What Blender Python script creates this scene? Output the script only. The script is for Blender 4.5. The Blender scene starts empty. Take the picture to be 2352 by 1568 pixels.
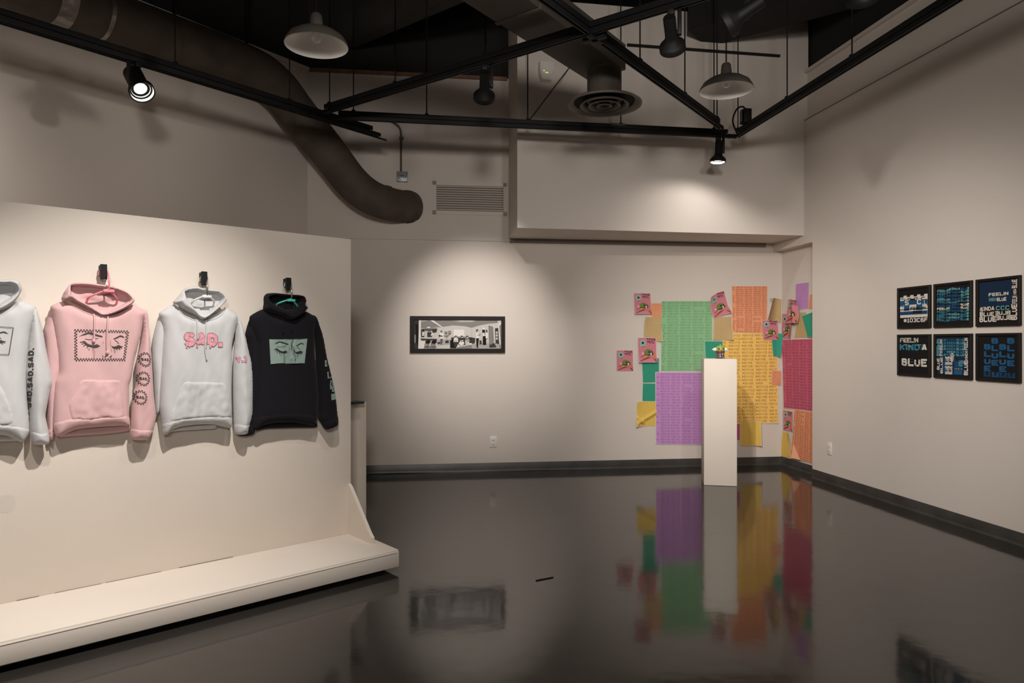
import bpy, bmesh, math, random
import numpy as np
from mathutils import Vector, Matrix, noise
from mathutils.geometry import delaunay_2d_cdt

random.seed(7)
SC = bpy.context.scene
COL = SC.collection
F, CX, CY, EYE = 1568.0, 1176.0, 786.0, 1.4

# ------------------------------------------------------------------ camera, world, exposure
cam_d = bpy.data.cameras.new('camera'); cam_d.sensor_width = 36.0; cam_d.lens = 36.0 * F / 2352.0
cam_d.shift_y = 2.0 / 2352.0; cam_d.clip_end = 100
cam = bpy.data.objects.new('camera', cam_d); COL.objects.link(cam)
cam.location = (0, 0, EYE); cam.rotation_euler = (math.pi / 2, 0, 0)
SC.camera = cam
wd = bpy.data.worlds.new('world'); SC.world = wd; wd.use_nodes = True
wd.node_tree.nodes['Background'].inputs[0].default_value = (0.02, 0.018, 0.016, 1)
wd.node_tree.nodes['Background'].inputs[1].default_value = 0.2
SC.view_settings.view_transform = 'Standard'; SC.view_settings.look = 'None'
SC.view_settings.exposure = 0.08; SC.view_settings.gamma = 1.0; SC.view_settings.use_curve_mapping = False
SC.cycles.max_bounces = 8; SC.cycles.diffuse_bounces = 5; SC.cycles.glossy_bounces = 4
SC.cycles.use_denoising = True
try: SC.cycles.denoiser = 'OPENIMAGEDENOISE'
except Exception: pass

WARM = (1.0, 0.937, 0.88)

def spot_lamp(name, loc, aim, watts, angle, blend, radius=0.03, color=WARM, parent=None):
    l = bpy.data.lights.new(name, 'SPOT'); l.energy = watts; l.spot_size = math.radians(angle)
    l.spot_blend = blend; l.shadow_soft_size = radius; l.color = color
    o = bpy.data.objects.new(name, l); COL.objects.link(o)
    o.rotation_euler = (Vector(aim) - Vector(loc)).to_track_quat('-Z', 'Y').to_euler()
    if parent is not None:
        o.parent = parent; o.location = Vector(loc) - wloc(parent)
    else: o.location = loc
    return o

def wloc(o):
    v = Vector((0, 0, 0))
    while o is not None:
        v += Vector(o.location); o = o.parent
    return v

# ------------------------------------------------------------------ picture measurements -> places
def ray(x, y): return Vector(((x - CX) / F, 1.0, -(y - CY) / F))
def at_depth(x, y, d):
    r = ray(x, y) * d
    return Vector((r.x, r.y, r.z + EYE))
def at_height(x, y, z):
    r = ray(x, y); t = (z - EYE) / r.z
    return Vector((r.x * t, r.y * t, z))
def at_plane(x, y, p0, n):
    r = ray(x, y); o = Vector((0, 0, EYE)); t = (Vector(p0) - o).dot(n) / r.dot(n)
    return o + r * t
class Plane:
    def __init__(s, p0, d):
        s.p0 = Vector((p0[0], p0[1], 0)); s.u = Vector((d[0], d[1], 0)).normalized()
        s.n = Vector((s.u.y, -s.u.x, 0))
        if s.n.dot(-s.p0) < 0: s.n = -s.n
    def hit(s, x, y, o=0.0): return at_plane(x, y, s.p0 + s.n * o, s.n)
    def sz(s, x, y, o=0.0):
        p = s.hit(x, y, o); return ((p - s.p0).dot(s.u), p.z)
    def pt(s, a, z, o=0.0): return s.p0 + s.u * a + s.n * o + Vector((0, 0, z))

BACK = Plane((-1.544, 7.27), (4.64, 0.57))
LEFT = Plane((-2.14, 7.197), (0.717, 1.0))
RIGHT = Plane((3.115, 7.08), (0.165, -1.0))
RECESS = Plane((3.10, 7.84), (0.165, -1.0))
PART = Plane((-1.066, 4.52), (1.144, 1.0))

# ------------------------------------------------------------------ materials
def mat(name, col, rough=0.6, metal=0.0, spec=0.5, bump=0.0, bscale=60.0, var=0.0, vscale=4.0, sheen=0.0, emit=None, estr=0.0, coat=0.0, ior=1.5, trans=0.0):
    m = bpy.data.materials.new(name); m.use_nodes = True
    nt = m.node_tree; b = nt.nodes['Principled BSDF']
    b.inputs['Base Color'].default_value = (*col, 1); b.inputs['Roughness'].default_value = rough
    b.inputs['Metallic'].default_value = metal; b.inputs['Specular IOR Level'].default_value = spec
    b.inputs['IOR'].default_value = ior; b.inputs['Coat Weight'].default_value = coat
    b.inputs['Sheen Weight'].default_value = sheen; b.inputs['Transmission Weight'].default_value = trans
    if emit: b.inputs['Emission Color'].default_value = (*emit, 1); b.inputs['Emission Strength'].default_value = estr
    if bump or var:
        tc = nt.nodes.new('ShaderNodeTexCoord')
    if bump:
        n = nt.nodes.new('ShaderNodeTexNoise'); n.inputs['Scale'].default_value = bscale; n.inputs['Detail'].default_value = 5
        bp = nt.nodes.new('ShaderNodeBump'); bp.inputs['Strength'].default_value = bump; bp.inputs['Distance'].default_value = 0.01
        nt.links.new(tc.outputs['Object'], n.inputs['Vector']); nt.links.new(n.outputs['Fac'], bp.inputs['Height'])
        nt.links.new(bp.outputs['Normal'], b.inputs['Normal'])
    if var:
        n = nt.nodes.new('ShaderNodeTexNoise'); n.inputs['Scale'].default_value = vscale; n.inputs['Detail'].default_value = 6
        r = nt.nodes.new('ShaderNodeMapRange'); r.inputs['From Min'].default_value = 0.3; r.inputs['From Max'].default_value = 0.7
        r.inputs['To Min'].default_value = 1 - var; r.inputs['To Max'].default_value = 1 + var
        mx = nt.nodes.new('ShaderNodeMix'); mx.data_type = 'RGBA'; mx.blend_type = 'MULTIPLY'; mx.inputs['Factor'].default_value = 1
        mx.inputs['A'].default_value = (*col, 1)
        nt.links.new(tc.outputs['Object'], n.inputs['Vector']); nt.links.new(n.outputs['Fac'], r.inputs['Value'])
        nt.links.new(r.outputs['Result'], mx.inputs['B']); nt.links.new(mx.outputs['Result'], b.inputs['Base Color'])
    return m

M = {}
M['wall'] = mat('wall_paint', (0.66, 0.595, 0.535), 0.85, bump=0.06, bscale=55, var=0.02, vscale=1.2, spec=0.25)
M['wall_dark'] = mat('black_painted_wall', (0.012, 0.011, 0.010), 0.9)
M['ceil'] = mat('black_ceiling', (0.010, 0.0095, 0.009), 0.95)
M['joist'] = mat('dark_joist', (0.026, 0.023, 0.018), 0.8, var=0.3, vscale=3)
M['wood_trim'] = mat('wood_trim', (0.20, 0.11, 0.07), 0.7, var=0.3, vscale=8)
M['base'] = mat('rubber_baseboard', (0.040, 0.038, 0.034), 0.38, bump=0.1, bscale=12, var=0.35, vscale=6)
M['panel'] = mat('partition_paint', (0.70, 0.63, 0.555), 0.75, bump=0.05, bscale=40, var=0.025, vscale=2, spec=0.3)
M['plinth'] = mat('plinth_paint', (0.74, 0.66, 0.57), 0.6, var=0.02, vscale=3, spec=0.35)
M['void'] = mat('shadow_gap', (0.01, 0.008, 0.008), 0.9)
M['black'] = mat('black_metal', (0.007, 0.007, 0.0075), 0.55, spec=0.25, bump=0.02, bscale=200)
M['black_m'] = mat('black_matte', (0.006, 0.0058, 0.0058), 0.6, spec=0.25)
M['duct'] = mat('painted_duct', (0.085, 0.066, 0.052), 0.72, spec=0.3, bump=0.08, bscale=14, var=0.22, vscale=5)
M['diff'] = mat('diffuser_enamel', (0.135, 0.115, 0.095), 0.6, spec=0.3)
M['duct_l'] = mat('grey_duct', (0.078, 0.066, 0.053), 0.65, spec=0.3, bump=0.04, bscale=10, var=0.15, vscale=3)
M['foil'] = mat('foil_tape', (0.45, 0.42, 0.38), 0.3, metal=0.8, bump=0.5, bscale=25)
M['shade_out'] = mat('enamel_taupe', (0.075, 0.065, 0.056), 0.4)
M['shade_in'] = mat('enamel_white', (0.88, 0.86, 0.82), 0.3)
M['bulb'] = mat('opal_bulb', (0.80, 0.77, 0.72), 0.25)
M['steel'] = mat('galvanised_box', (0.30, 0.31, 0.32), 0.45, metal=0.5, var=0.15, vscale=20)
M['conduit'] = mat('brown_conduit', (0.09, 0.072, 0.05), 0.5)
M['plastic'] = mat('white_plastic', (0.74, 0.70, 0.64), 0.4)
M['slot'] = mat('dark_slots', (0.05, 0.045, 0.04), 0.6)
M['led'] = mat('green_led', (0.5, 0.6, 0.05), 0.4, emit=(0.75, 0.85, 0.08), estr=1.2)
M['lens'] = mat('lit_lens', (1, 1, 1), 0.3, emit=(1.0, 0.95, 0.9), estr=5)
M['reflector'] = mat('lamp_reflector', (0.85, 0.83, 0.8), 0.3, emit=(1.0, 0.93, 0.86), estr=0.5)
M['lens_off'] = mat('dim_lens', (0.5, 0.5, 0.45), 0.2)
M['frame'] = mat('black_frame', (0.012, 0.0095, 0.0085), 0.5, spec=0.2, var=0.15, vscale=30)
M['paper_w'] = mat('white_paper', (0.74, 0.69, 0.63), 0.8)
M['ink'] = mat('black_ink', (0.014, 0.013, 0.013), 0.7)
M['wh'] = mat('white_fleece', (0.53, 0.53, 0.535), 0.95, bump=0.12, bscale=260, sheen=0.15, spec=0.15)
M['pk'] = mat('pink_fleece', (0.62, 0.395, 0.395), 0.95, bump=0.12, bscale=260, sheen=0.15, spec=0.15)
M['bk'] = mat('black_fleece', (0.010, 0.0095, 0.012), 0.95, bump=0.12, bscale=260, sheen=0.05, spec=0.12)
M['hang_pk'] = mat('pink_plastic', (0.78, 0.25, 0.30), 0.35)
M['hang_wh'] = mat('white_hanger', (0.72, 0.70, 0.67), 0.35)
M['hang_tl'] = mat('teal_plastic', (0.06, 0.50, 0.36), 0.35)
M['wire'] = mat('steel_wire', (0.45, 0.43, 0.38), 0.3, metal=0.9)
M['ink_gray'] = mat('charcoal_print', (0.055, 0.045, 0.042), 0.8)
M['mint'] = mat('mint_print', (0.23, 0.315, 0.285), 0.8)
M['pinkink'] = mat('pink_print', (0.66, 0.30, 0.35), 0.8, var=0.25, vscale=90)
M['roseline'] = mat('rose_outline', (0.30, 0.15, 0.17), 0.8)
M['tearink'] = mat('tear_line', (0.34, 0.19, 0.18), 0.8)
_b = M['base'].node_tree; _p = _b.nodes['Principled BSDF']; _old = _p.inputs['Base Color'].links[0].from_socket
_t = _b.nodes.new('ShaderNodeTexCoord'); _n = _b.nodes.new('ShaderNodeTexNoise'); _n.inputs['Scale'].default_value = 9; _n.inputs['Detail'].default_value = 8; _n.inputs['Roughness'].default_value = 0.7
_r = _b.nodes.new('ShaderNodeMapRange'); _r.inputs['From Min'].default_value = 0.70; _r.inputs['From Max'].default_value = 0.74
_m = _b.nodes.new('ShaderNodeMix'); _m.data_type = 'RGBA'; _m.inputs['B'].default_value = (0.35, 0.33, 0.29, 1)
_b.links.new(_t.outputs['Object'], _n.inputs['Vector']); _b.links.new(_n.outputs['Fac'], _r.inputs['Value']); _b.links.new(_r.outputs['Result'], _m.inputs['Factor']); _b.links.new(_old, _m.inputs['A']); _b.links.new(_m.outputs['Result'], _p.inputs['Base Color'])
def paper(name, c): M[name] = mat(name, c, 0.85, spec=0.2)
paper('green_paper', (0.27, 0.51, 0.27)); paper('green_text', (0.15, 0.32, 0.16))
paper('violet_paper', (0.55, 0.28, 0.58)); paper('violet_text', (0.35, 0.16, 0.36))
paper('yellow_paper', (0.90, 0.58, 0.15)); paper('yellow_text', (0.36, 0.19, 0.06))
paper('orange_paper', (0.80, 0.35, 0.19)); paper('orange_text', (0.53, 0.18, 0.09))
paper('magenta_paper', (0.56, 0.125, 0.20)); paper('magenta_text', (0.40, 0.08, 0.135))
paper('tan_paper', (0.57, 0.41, 0.20)); paper('tan_text', (0.40, 0.28, 0.13))
paper('teal_paper', (0.045, 0.34, 0.22)); paper('teal_text', (0.03, 0.25, 0.16))
paper('gold_paper', (0.78, 0.54, 0.12)); paper('gold_text', (0.56, 0.37, 0.075))
paper('flyer_pink', (0.60, 0.21, 0.26)); paper('flyer_mint', (0.26, 0.52, 0.42)); paper('flyer_green', (0.15, 0.23, 0.06))
paper('flyer_skin', (0.55, 0.20, 0.15)); paper('flyer_dark', (0.05, 0.035, 0.03)); paper('flyer_yellow', (0.62, 0.50, 0.06)); paper('flyer_red', (0.27, 0.05, 0.055))
paper('flyer_white', (0.75, 0.72, 0.68))
paper('art_navy', (0.008, 0.022, 0.052)); paper('art_blue', (0.014, 0.09, 0.20)); paper('art_teal', (0.045, 0.20, 0.27)); paper('art_cream', (0.66, 0.60, 0.52)); paper('art_black', (0.009, 0.008, 0.0085))
paper('art_deep', (0.010, 0.06, 0.135)); paper('art_aqua', (0.12, 0.36, 0.40))
for i, g in enumerate((0.012, 0.045, 0.11, 0.23, 0.38, 0.55, 0.74)): paper('grey_%s' % 'abcdefg'[i], (g, g * 0.95, g * 0.89))
M['toy_green'] = mat('toy_green', (0.32, 0.37, 0.075), 0.35); M['toy_dark'] = mat('toy_dark', (0.03, 0.04, 0.03), 0.3)
M['toy_brown'] = mat('toy_brown', (0.16, 0.045, 0.025), 0.3); M['toy_clear'] = mat('toy_smoke', (0.10, 0.09, 0.095), 0.08, spec=0.8)
M['toy_white'] = mat('toy_white', (0.78, 0.76, 0.72), 0.4)
M['dkgreen'] = mat('dark_green_cover', (0.02, 0.028, 0.024), 0.5)
M['strip'] = mat('channel_taupe', (0.17, 0.14, 0.115), 0.6)

# floor: glossy sealed grey concrete
fm = bpy.data.materials.new('sealed_floor'); fm.use_nodes = True; nt = fm.node_tree; fb = nt.nodes['Principled BSDF']
fb.inputs['IOR'].default_value = 1.5; fb.inputs['Specular IOR Level'].default_value = 0.5
tc = nt.nodes.new('ShaderNodeTexCoord')
n1 = nt.nodes.new('ShaderNodeTexNoise'); n1.inputs['Scale'].default_value = 0.9; n1.inputs['Detail'].default_value = 7; n1.inputs['Roughness'].default_value = 0.6
cr = nt.nodes.new('ShaderNodeValToRGB'); cr.color_ramp.elements[0].position = 0.3; cr.color_ramp.elements[1].position = 0.75
cr.color_ramp.elements[0].color = (0.020, 0.0178, 0.016, 1); cr.color_ramp.elements[1].color = (0.032, 0.0285, 0.026, 1)
n2 = nt.nodes.new('ShaderNodeTexNoise'); n2.inputs['Scale'].default_value = 2.5; n2.inputs['Detail'].default_value = 4
rr = nt.nodes.new('ShaderNodeMapRange'); rr.inputs['To Min'].default_value = 0.06; rr.inputs['To Max'].default_value = 0.125
n3 = nt.nodes.new('ShaderNodeTexNoise'); n3.inputs['Scale'].default_value = 7; n3.inputs['Detail'].default_value = 2
bp = nt.nodes.new('ShaderNodeBump'); bp.inputs['Strength'].default_value = 0.035; bp.inputs['Distance'].default_value = 0.02
for n in (n1, n2, n3): nt.links.new(tc.outputs['Object'], n.inputs['Vector'])
nt.links.new(n1.outputs['Fac'], cr.inputs['Fac']); nt.links.new(cr.outputs['Color'], fb.inputs['Base Color'])
nt.links.new(n2.outputs['Fac'], rr.inputs['Value']); nt.links.new(rr.outputs['Result'], fb.inputs['Roughness'])
nt.links.new(n3.outputs['Fac'], bp.inputs['Height']); nt.links.new(bp.outputs['Normal'], fb.inputs['Normal'])
M['floor'] = fm

# ------------------------------------------------------------------ object helpers
def tag(o, label=None, cat=None, group=None, kind=None):
    if label: o['label'] = label
    if cat: o['category'] = cat
    if group: o['group'] = group
    if kind: o['kind'] = kind
    return o
def empty(name, loc, label=None, cat=None, group=None):
    o = bpy.data.objects.new(name, None); COL.objects.link(o); o.location = loc; o.empty_display_size = 0.05
    return tag(o, label, cat, group)
def mk(name, verts, faces, mats, parent=None, midx=None, smooth=False, origin=None):
    """link one mesh object; verts are in room coordinates"""
    base = Vector(origin) if origin is not None else (wloc(parent) if parent is not None else Vector((0, 0, 0)))
    me = bpy.data.meshes.new(name)
    me.from_pydata([(v[0] - base.x, v[1] - base.y, v[2] - base.z) for v in verts], [], [tuple(int(i) for i in f) for f in faces])
    for m in (mats if isinstance(mats, (list, tuple)) else [mats]): me.materials.append(M[m] if isinstance(m, str) else m)
    if midx is not None: me.polygons.foreach_set('material_index', np.asarray(midx, dtype=np.int32))
    if smooth is True: me.polygons.foreach_set('use_smooth', np.ones(len(me.polygons), dtype=bool))
    elif smooth: me.polygons.foreach_set('use_smooth', np.asarray(smooth, dtype=bool))
    me.update()
    if smooth and smooth is not True: me.set_sharp_from_angle(angle=math.radians(38))
    o = bpy.data.objects.new(name, me); COL.objects.link(o)
    if parent is not None:
        o.parent = parent; o.location = base - wloc(parent)
    else: o.location = base
    return o
def finish(bm, name, m, parent=None, smooth=False, origin=None):
    bmesh.ops.recalc_face_normals(bm, faces=bm.faces)
    bm.verts.index_update()
    v = [tuple(x.co) for x in bm.verts]; f = [[w.index for w in fa.verts] for fa in bm.faces]; mi = [fa.material_index for fa in bm.faces]
    sm = [fa.smooth for fa in bm.faces]
    bm.free()
    o = mk(name, v, f, m, parent, mi, smooth or sm, origin)
    return o
def prism(bm, poly, z0, z1, mi=0):
    lo = [bm.verts.new((p[0], p[1], z0)) for p in poly]; hi = [bm.verts.new((p[0], p[1], z1)) for p in poly]
    n = len(poly); fs = [bm.faces.new(lo[::-1]), bm.faces.new(hi)]
    for i in range(n): fs.append(bm.faces.new((lo[i], lo[(i + 1) % n], hi[(i + 1) % n], hi[i])))
    for f in fs: f.material_index = mi
    return fs
def obox(bm, c, ux, uy, uz, sx, sy, sz, mi=0, bevel=0.0):
    """oriented box, sizes are full lengths"""
    c = Vector(c); ux, uy, uz = Vector(ux).normalized(), Vector(uy).normalized(), Vector(uz).normalized()
    vs = []
    for i in (-1, 1):
        for j in (-1, 1):
            for k in (-1, 1): vs.append(bm.verts.new(c + ux * (i * sx / 2) + uy * (j * sy / 2) + uz * (k * sz / 2)))
    fs = [bm.faces.new([vs[a] for a in q]) for q in ((0, 1, 3, 2), (4, 6, 7, 5), (0, 4, 5, 1), (2, 3, 7, 6), (0, 2, 6, 4), (1, 5, 7, 3))]
    for f in fs: f.material_index = mi
    if bevel:
        es = list({e for f in fs for e in f.edges})
        r = bmesh.ops.bevel(bm, geom=es, offset=bevel, segments=2, affect='EDGES', profile=0.5)
        for f in r['faces']: f.material_index = mi
    return vs
Z = Vector((0, 0, 1))
def pbox(pl, a0, a1, o0, o1, z0, z1, bm, mi=0, bevel=0.0):
    c = pl.pt((a0 + a1) / 2, (z0 + z1) / 2, (o0 + o1) / 2)
    obox(bm, c, pl.u, pl.n, Z, abs(a1 - a0), abs(o1 - o0), abs(z1 - z0), mi, bevel)
def tube(bm, pts, r, seg=10, mi=0, caps=True, radii=None):
    pts = [Vector(p) for p in pts]; n = len(pts); rings = []
    t0 = (pts[1] - pts[0]).normalized(); up = Vector((0, 0, 1)) if abs(t0.z) < 0.9 else Vector((1, 0, 0))
    x = t0.cross(up).normalized()
    for i, p in enumerate(pts):
        t = (pts[min(i + 1, n - 1)] - pts[max(i - 1, 0)]).normalized()
        x = (x - t * x.dot(t)).normalized(); y = t.cross(x)
        rr_ = radii[i] if radii else r
        rings.append([bm.verts.new(p + x * (rr_ * math.cos(2 * math.pi * k / seg)) + y * (rr_ * math.sin(2 * math.pi * k / seg))) for k in range(seg)])
    for i in range(n - 1):
        for k in range(seg):
            f = bm.faces.new((rings[i][k], rings[i][(k + 1) % seg], rings[i + 1][(k + 1) % seg], rings[i + 1][k])); f.material_index = mi; f.smooth = True
    if caps:
        for rg in (rings[0][::-1], rings[-1]):
            f = bm.faces.new(rg); f.material_index = mi
def curve_pts(pts, step=0.05):
    """Catmull-Rom through points, resampled"""
    P = [Vector(p) for p in pts]; out = []
    for i in range(len(P) - 1):
        p0, p1, p2, p3 = P[max(i - 1, 0)], P[i], P[i + 1], P[min(i + 2, len(P) - 1)]
        k = max(2, int((p2 - p1).length / step))
        for j in range(k):
            t = j / k
            out.append(0.5 * ((2 * p1) + (p2 - p0) * t + (2 * p0 - 5 * p1 + 4 * p2 - p3) * t * t + (3 * p1 - p0 - 3 * p2 + p3) * t ** 3))
    out.append(P[-1]); return out
def lathe(bm, prof, origin, axis, seg=32, mi=0, mis=None):
    """profile (radius, distance along axis) revolved round axis"""
    a = Vector(axis).normalized(); up = Vector((0, 0, 1)) if abs(a.z) < 0.9 else Vector((1, 0, 0))
    x = a.cross(up).normalized(); y = a.cross(x); o = Vector(origin); rings = []
    for r, h in prof:
        if r < 1e-6: rings.append([bm.verts.new(o + a * h)])
        else: rings.append([bm.verts.new(o + a * h + x * (r * math.cos(2 * math.pi * k / seg)) + y * (r * math.sin(2 * math.pi * k / seg))) for k in range(seg)])
    for i in range(len(rings) - 1):
        A, B = rings[i], rings[i + 1]; m = mis[i] if mis else mi
        for k in range(seg):
            k2 = (k + 1) % seg
            if len(A) == 1 and len(B) == 1: continue
            if len(A) == 1: f = bm.faces.new((A[0], B[k], B[k2]))
            elif len(B) == 1: f = bm.faces.new((A[k], B[0], A[k2]))
            else: f = bm.faces.new((A[k], B[k], B[k2], A[k2]))
            f.material_index = m; f.smooth = True

# 2-D outlines
def inside(px, py, poly):
    px = np.asarray(px); py = np.asarray(py); r = np.zeros(px.shape, bool); n = len(poly); j = n - 1
    for i in range(n):
        xi, yi = poly[i]; xj, yj = poly[j]
        if yi != yj:
            c = ((yi > py) != (yj > py)) & (px < (xj - xi) * (py - yi) / (yj - yi) + xi); r ^= c
        j = i
    return r
def edist(px, py, poly):
    px = np.asarray(px, float); py = np.asarray(py, float); d = np.full(px.shape, 1e9); n = len(poly)
    for i in range(n):
        ax, ay = poly[i]; bx, by = poly[(i + 1) % n]; dx, dy = bx - ax, by - ay; L = dx * dx + dy * dy + 1e-12
        t = np.clip(((px - ax) * dx + (py - ay) * dy) / L, 0, 1)
        d = np.minimum(d, np.hypot(px - ax - t * dx, py - ay - t * dy))
    return d
def smooth_loop(pts, step):
    n = len(pts); out = []
    for i in range(n):
        p0, p1, p2, p3 = [Vector(pts[(i + k) % n]) for k in (-1, 0, 1, 2)]
        k = max(1, int(round((p2 - p1).length / step)))
        for j in range(k):
            t = j / k
            m1 = (p2 - p0) * 0.35; m2 = (p3 - p1) * 0.35
            L = (p2 - p1).length
            if m1.length > L: m1 *= L / m1.length
            if m2.length > L: m2 *= L / m2.length
            v = p1 * (2 * t ** 3 - 3 * t * t + 1) + m1 * (t ** 3 - 2 * t * t + t) + p2 * (-2 * t ** 3 + 3 * t * t) + m2 * (t ** 3 - t * t)
            out.append((v.x, v.y))
    return out
def fill(outline, step, holes=(), jitter=0.0):
    """triangulate an outline with interior points; returns (N,2) array and triangles"""
    loops = [list(outline)] + [list(h) for h in holes]
    vs, ed = [], []
    for lp in loops:
        b = len(vs); vs += [Vector((p[0], p[1])) for p in lp]; ed += [(b + i, b + (i + 1) % len(lp)) for i in range(len(lp))]
    if step:
        xs = [p[0] for p in outline]; ys = [p[1] for p in outline]
        gx, gy = np.meshgrid(np.arange(min(xs) + step / 2, max(xs), step), np.arange(min(ys) + step / 2, max(ys), step))
        gx[1::2] += step / 2
        gx, gy = gx.ravel(), gy.ravel()
        if len(gx):
            k = inside(gx, gy, outline) & (edist(gx, gy, outline) > step * 0.45)
            for h in holes: k &= ~inside(gx, gy, h) & (edist(gx, gy, h) > step * 0.45)
            vs += [Vector((a, b)) for a, b in zip(gx[k], gy[k])]
    r = delaunay_2d_cdt(vs, ed, [], 0, 1e-7)
    V = np.array([(v.x, v.y) for v in r[0]]); T = np.array([t for t in r[2] if len(t) == 3])
    c = V[T].mean(axis=1); k = inside(c[:, 0], c[:, 1], outline)
    for h in holes: k &= ~inside(c[:, 0], c[:, 1], h)
    T = T[k]
    a = V[T]; ar = (a[:, 1, 0] - a[:, 0, 0]) * (a[:, 2, 1] - a[:, 0, 1]) - (a[:, 1, 1] - a[:, 0, 1]) * (a[:, 2, 0] - a[:, 0, 0])
    T[ar < 0] = T[ar < 0][:, ::-1]
    return V, T

_tx = {}
def glyphs(s, bold=0.0, res=2):
    key = (s, bold, res)
    if key not in _tx:
        cu = bpy.data.curves.new('t', 'FONT'); cu.body = s; cu.resolution_u = res; cu.offset = bold; cu.fill_mode = 'FRONT'
        ob = bpy.data.objects.new('t', cu); COL.objects.link(ob)
        bpy.context.view_layer.update()
        me = bpy.data.meshes.new_from_object(ob.evaluated_get(bpy.context.evaluated_depsgraph_get()))
        V = np.array([(v.co.x, v.co.y) for v in me.vertices]); Fc = [tuple(p.vertices) for p in me.polygons]
        bpy.data.objects.remove(ob); bpy.data.curves.remove(cu); bpy.data.meshes.remove(me)
        V[:, 0] -= V[:, 0].min(); W = V[:, 0].max(); V[:, 0] /= W
        V[:, 1] = V[:, 1] / 0.70
        _tx[key] = (V, Fc, W / 0.70)
    return _tx[key]

STROKES = {
 'S': [[(1, .80), (.82, 1), (.18, 1), (0, .84), (0, .66), (.18, .54), (.82, .46), (1, .34), (1, .16), (.82, 0), (.18, 0), (0, .20)]],
 'A': [[(0, 0), (.40, 1), (.60, 1), (1, 0)], [(.16, .28), (.84, .28)]], 'D': [[(0, 0), (0, 1), (.62, 1), (1, .72), (1, .28), (.62, 0), (0, 0)]],
 'B': [[(0, 0), (0, 1), (.74, 1), (.94, .86), (.94, .66), (.74, .53), (0, .53)], [(.74, .53), (1, .38), (1, .15), (.78, 0), (0, 0)]],
 'L': [[(0, 1), (0, 0), (1, 0)]], 'U': [[(0, 1), (0, .2), (.2, 0), (.8, 0), (1, .2), (1, 1)]], 'E': [[(1, 1), (0, 1), (0, 0), (1, 0)], [(0, .5), (.8, .5)]],
 'F': [[(1, 1), (0, 1), (0, 0)], [(0, .5), (.8, .5)]], 'I': [[(.5, 1), (.5, 0)]], 'N': [[(0, 0), (0, 1), (1, 0), (1, 1)]], 'K': [[(0, 0), (0, 1)], [(1, 1), (0, .45)], [(.25, .6), (1, 0)]],
 'V': [[(0, 1), (.5, 0), (1, 1)]], '3': [[(0, .85), (.2, 1), (.8, 1), (1, .85), (1, .65), (.8, .52), (.35, .52)], [(.8, .52), (1, .36), (1, .15), (.8, 0), (.2, 0), (0, .15)]],
 'C': [[(1, .78), (.8, 1), (.2, 1), (0, .8), (0, .2), (.2, 0), (.8, 0), (1, .22)]], '6': [[(1, .85), (.8, 1), (.2, 1), (0, .8), (0, .2), (.2, 0), (.8, 0), (1, .18), (1, .4), (.8, .55), (0, .55)]],
 '0': [[(.2, 0), (0, .2), (0, .8), (.2, 1), (.8, 1), (1, .8), (1, .2), (.8, 0), (.2, 0)]], '1': [[(.1, .8), (.5, 1), (.5, 0)], [(.1, 0), (.9, 0)]],
 '#': [[(.3, 0), (.4, 1)], [(.65, 0), (.75, 1)], [(0, .33), (1, .33)], [(0, .68), (1, .68)]], '.': [[(.5, 0), (.5, .02)]], ' ': []}
_gl = {}
def stroke_glyph(ch, wt, wd):
    key = (ch, wt, wd)
    if key in _gl: return _gl[key]
    h2 = wd / 2; W = {'I': wt * 1.15, '.': wt * 1.15, ' ': .4, '1': .6}.get(ch, .80 + wt * .2); shapes = []
    for ln in STROKES[ch]:
        P = [(wt / 2 + a * (W - wt), wt / 2 + b * (1 - wt)) for a, b in ln]
        for a, b in zip(P[:-1], P[1:]):
            dx, dy = b[0] - a[0], b[1] - a[1]; L = math.hypot(dx, dy); dx, dy = dx / L * h2, dy / L * h2
            sq = abs(dx) < 1e-6 or abs(dy) < 1e-6; ok = ch in 'EFLKINA1#.V'
            e0 = 1.0 if sq and ok and a == P[0] else 0.0; e1 = 1.0 if sq and ok and b == P[-1] else 0.0
            shapes.append([(a[0] + dy - dx * e0, a[1] - dx - dy * e0), (b[0] + dy + dx * e1, b[1] - dx + dy * e1), (b[0] - dy + dx * e1, b[1] + dx + dy * e1), (a[0] - dy - dx * e0, a[1] + dx - dy * e0)])
        for q in P[1:-1]: shapes.append([(q[0] + h2 * math.cos(k * math.pi / 5 + .1), q[1] + h2 * math.sin(k * math.pi / 5 + .1)) for k in range(10)])
    if not shapes: _gl[key] = (np.zeros((0, 2)), [], W); return _gl[key]
    vs, ed = [], []
    for sh in shapes:
        n = len(vs); vs += [Vector(p) for p in sh]; ed += [(n + i, n + (i + 1) % len(sh)) for i in range(len(sh))]
    nx_ = max(2, int(W / .2)); vs += [Vector((W * (i + .5) / nx_ + .0137, (j + .5) / 5 + .0091)) for i in range(nx_) for j in range(5)]
    r = delaunay_2d_cdt(vs, ed, [], 0, 1e-6)
    V = np.array([(v.x, v.y) for v in r[0]]); T_ = np.array([t for t in r[2] if len(t) == 3]); c = V[T_].mean(axis=1)
    k = np.zeros(len(c), bool)
    for sh in shapes: k |= inside(c[:, 0], c[:, 1], sh)
    _gl[key] = (V, [tuple(t) for t in T_[k]], W); return _gl[key]
def stroke_word(t, wt, wd=None):
    """heavy lettering from strokes, cap height 1; returns vertices, faces and total width"""
    V, Fc, x, n = [], [], 0.0, 0
    for ch in t:
        gv_, gf, W = stroke_glyph(ch, wt, wd or wt)
        if len(gf):
            used = sorted({i for f in gf for i in f}); ix = {k: i for i, k in enumerate(used)}
            V.append(gv_[used] + [x, 0]); Fc += [tuple(ix[i] + n for i in f) for f in gf]; n += len(used)
        x += W + .10
    return np.vstack(V), Fc, x - .10

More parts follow.
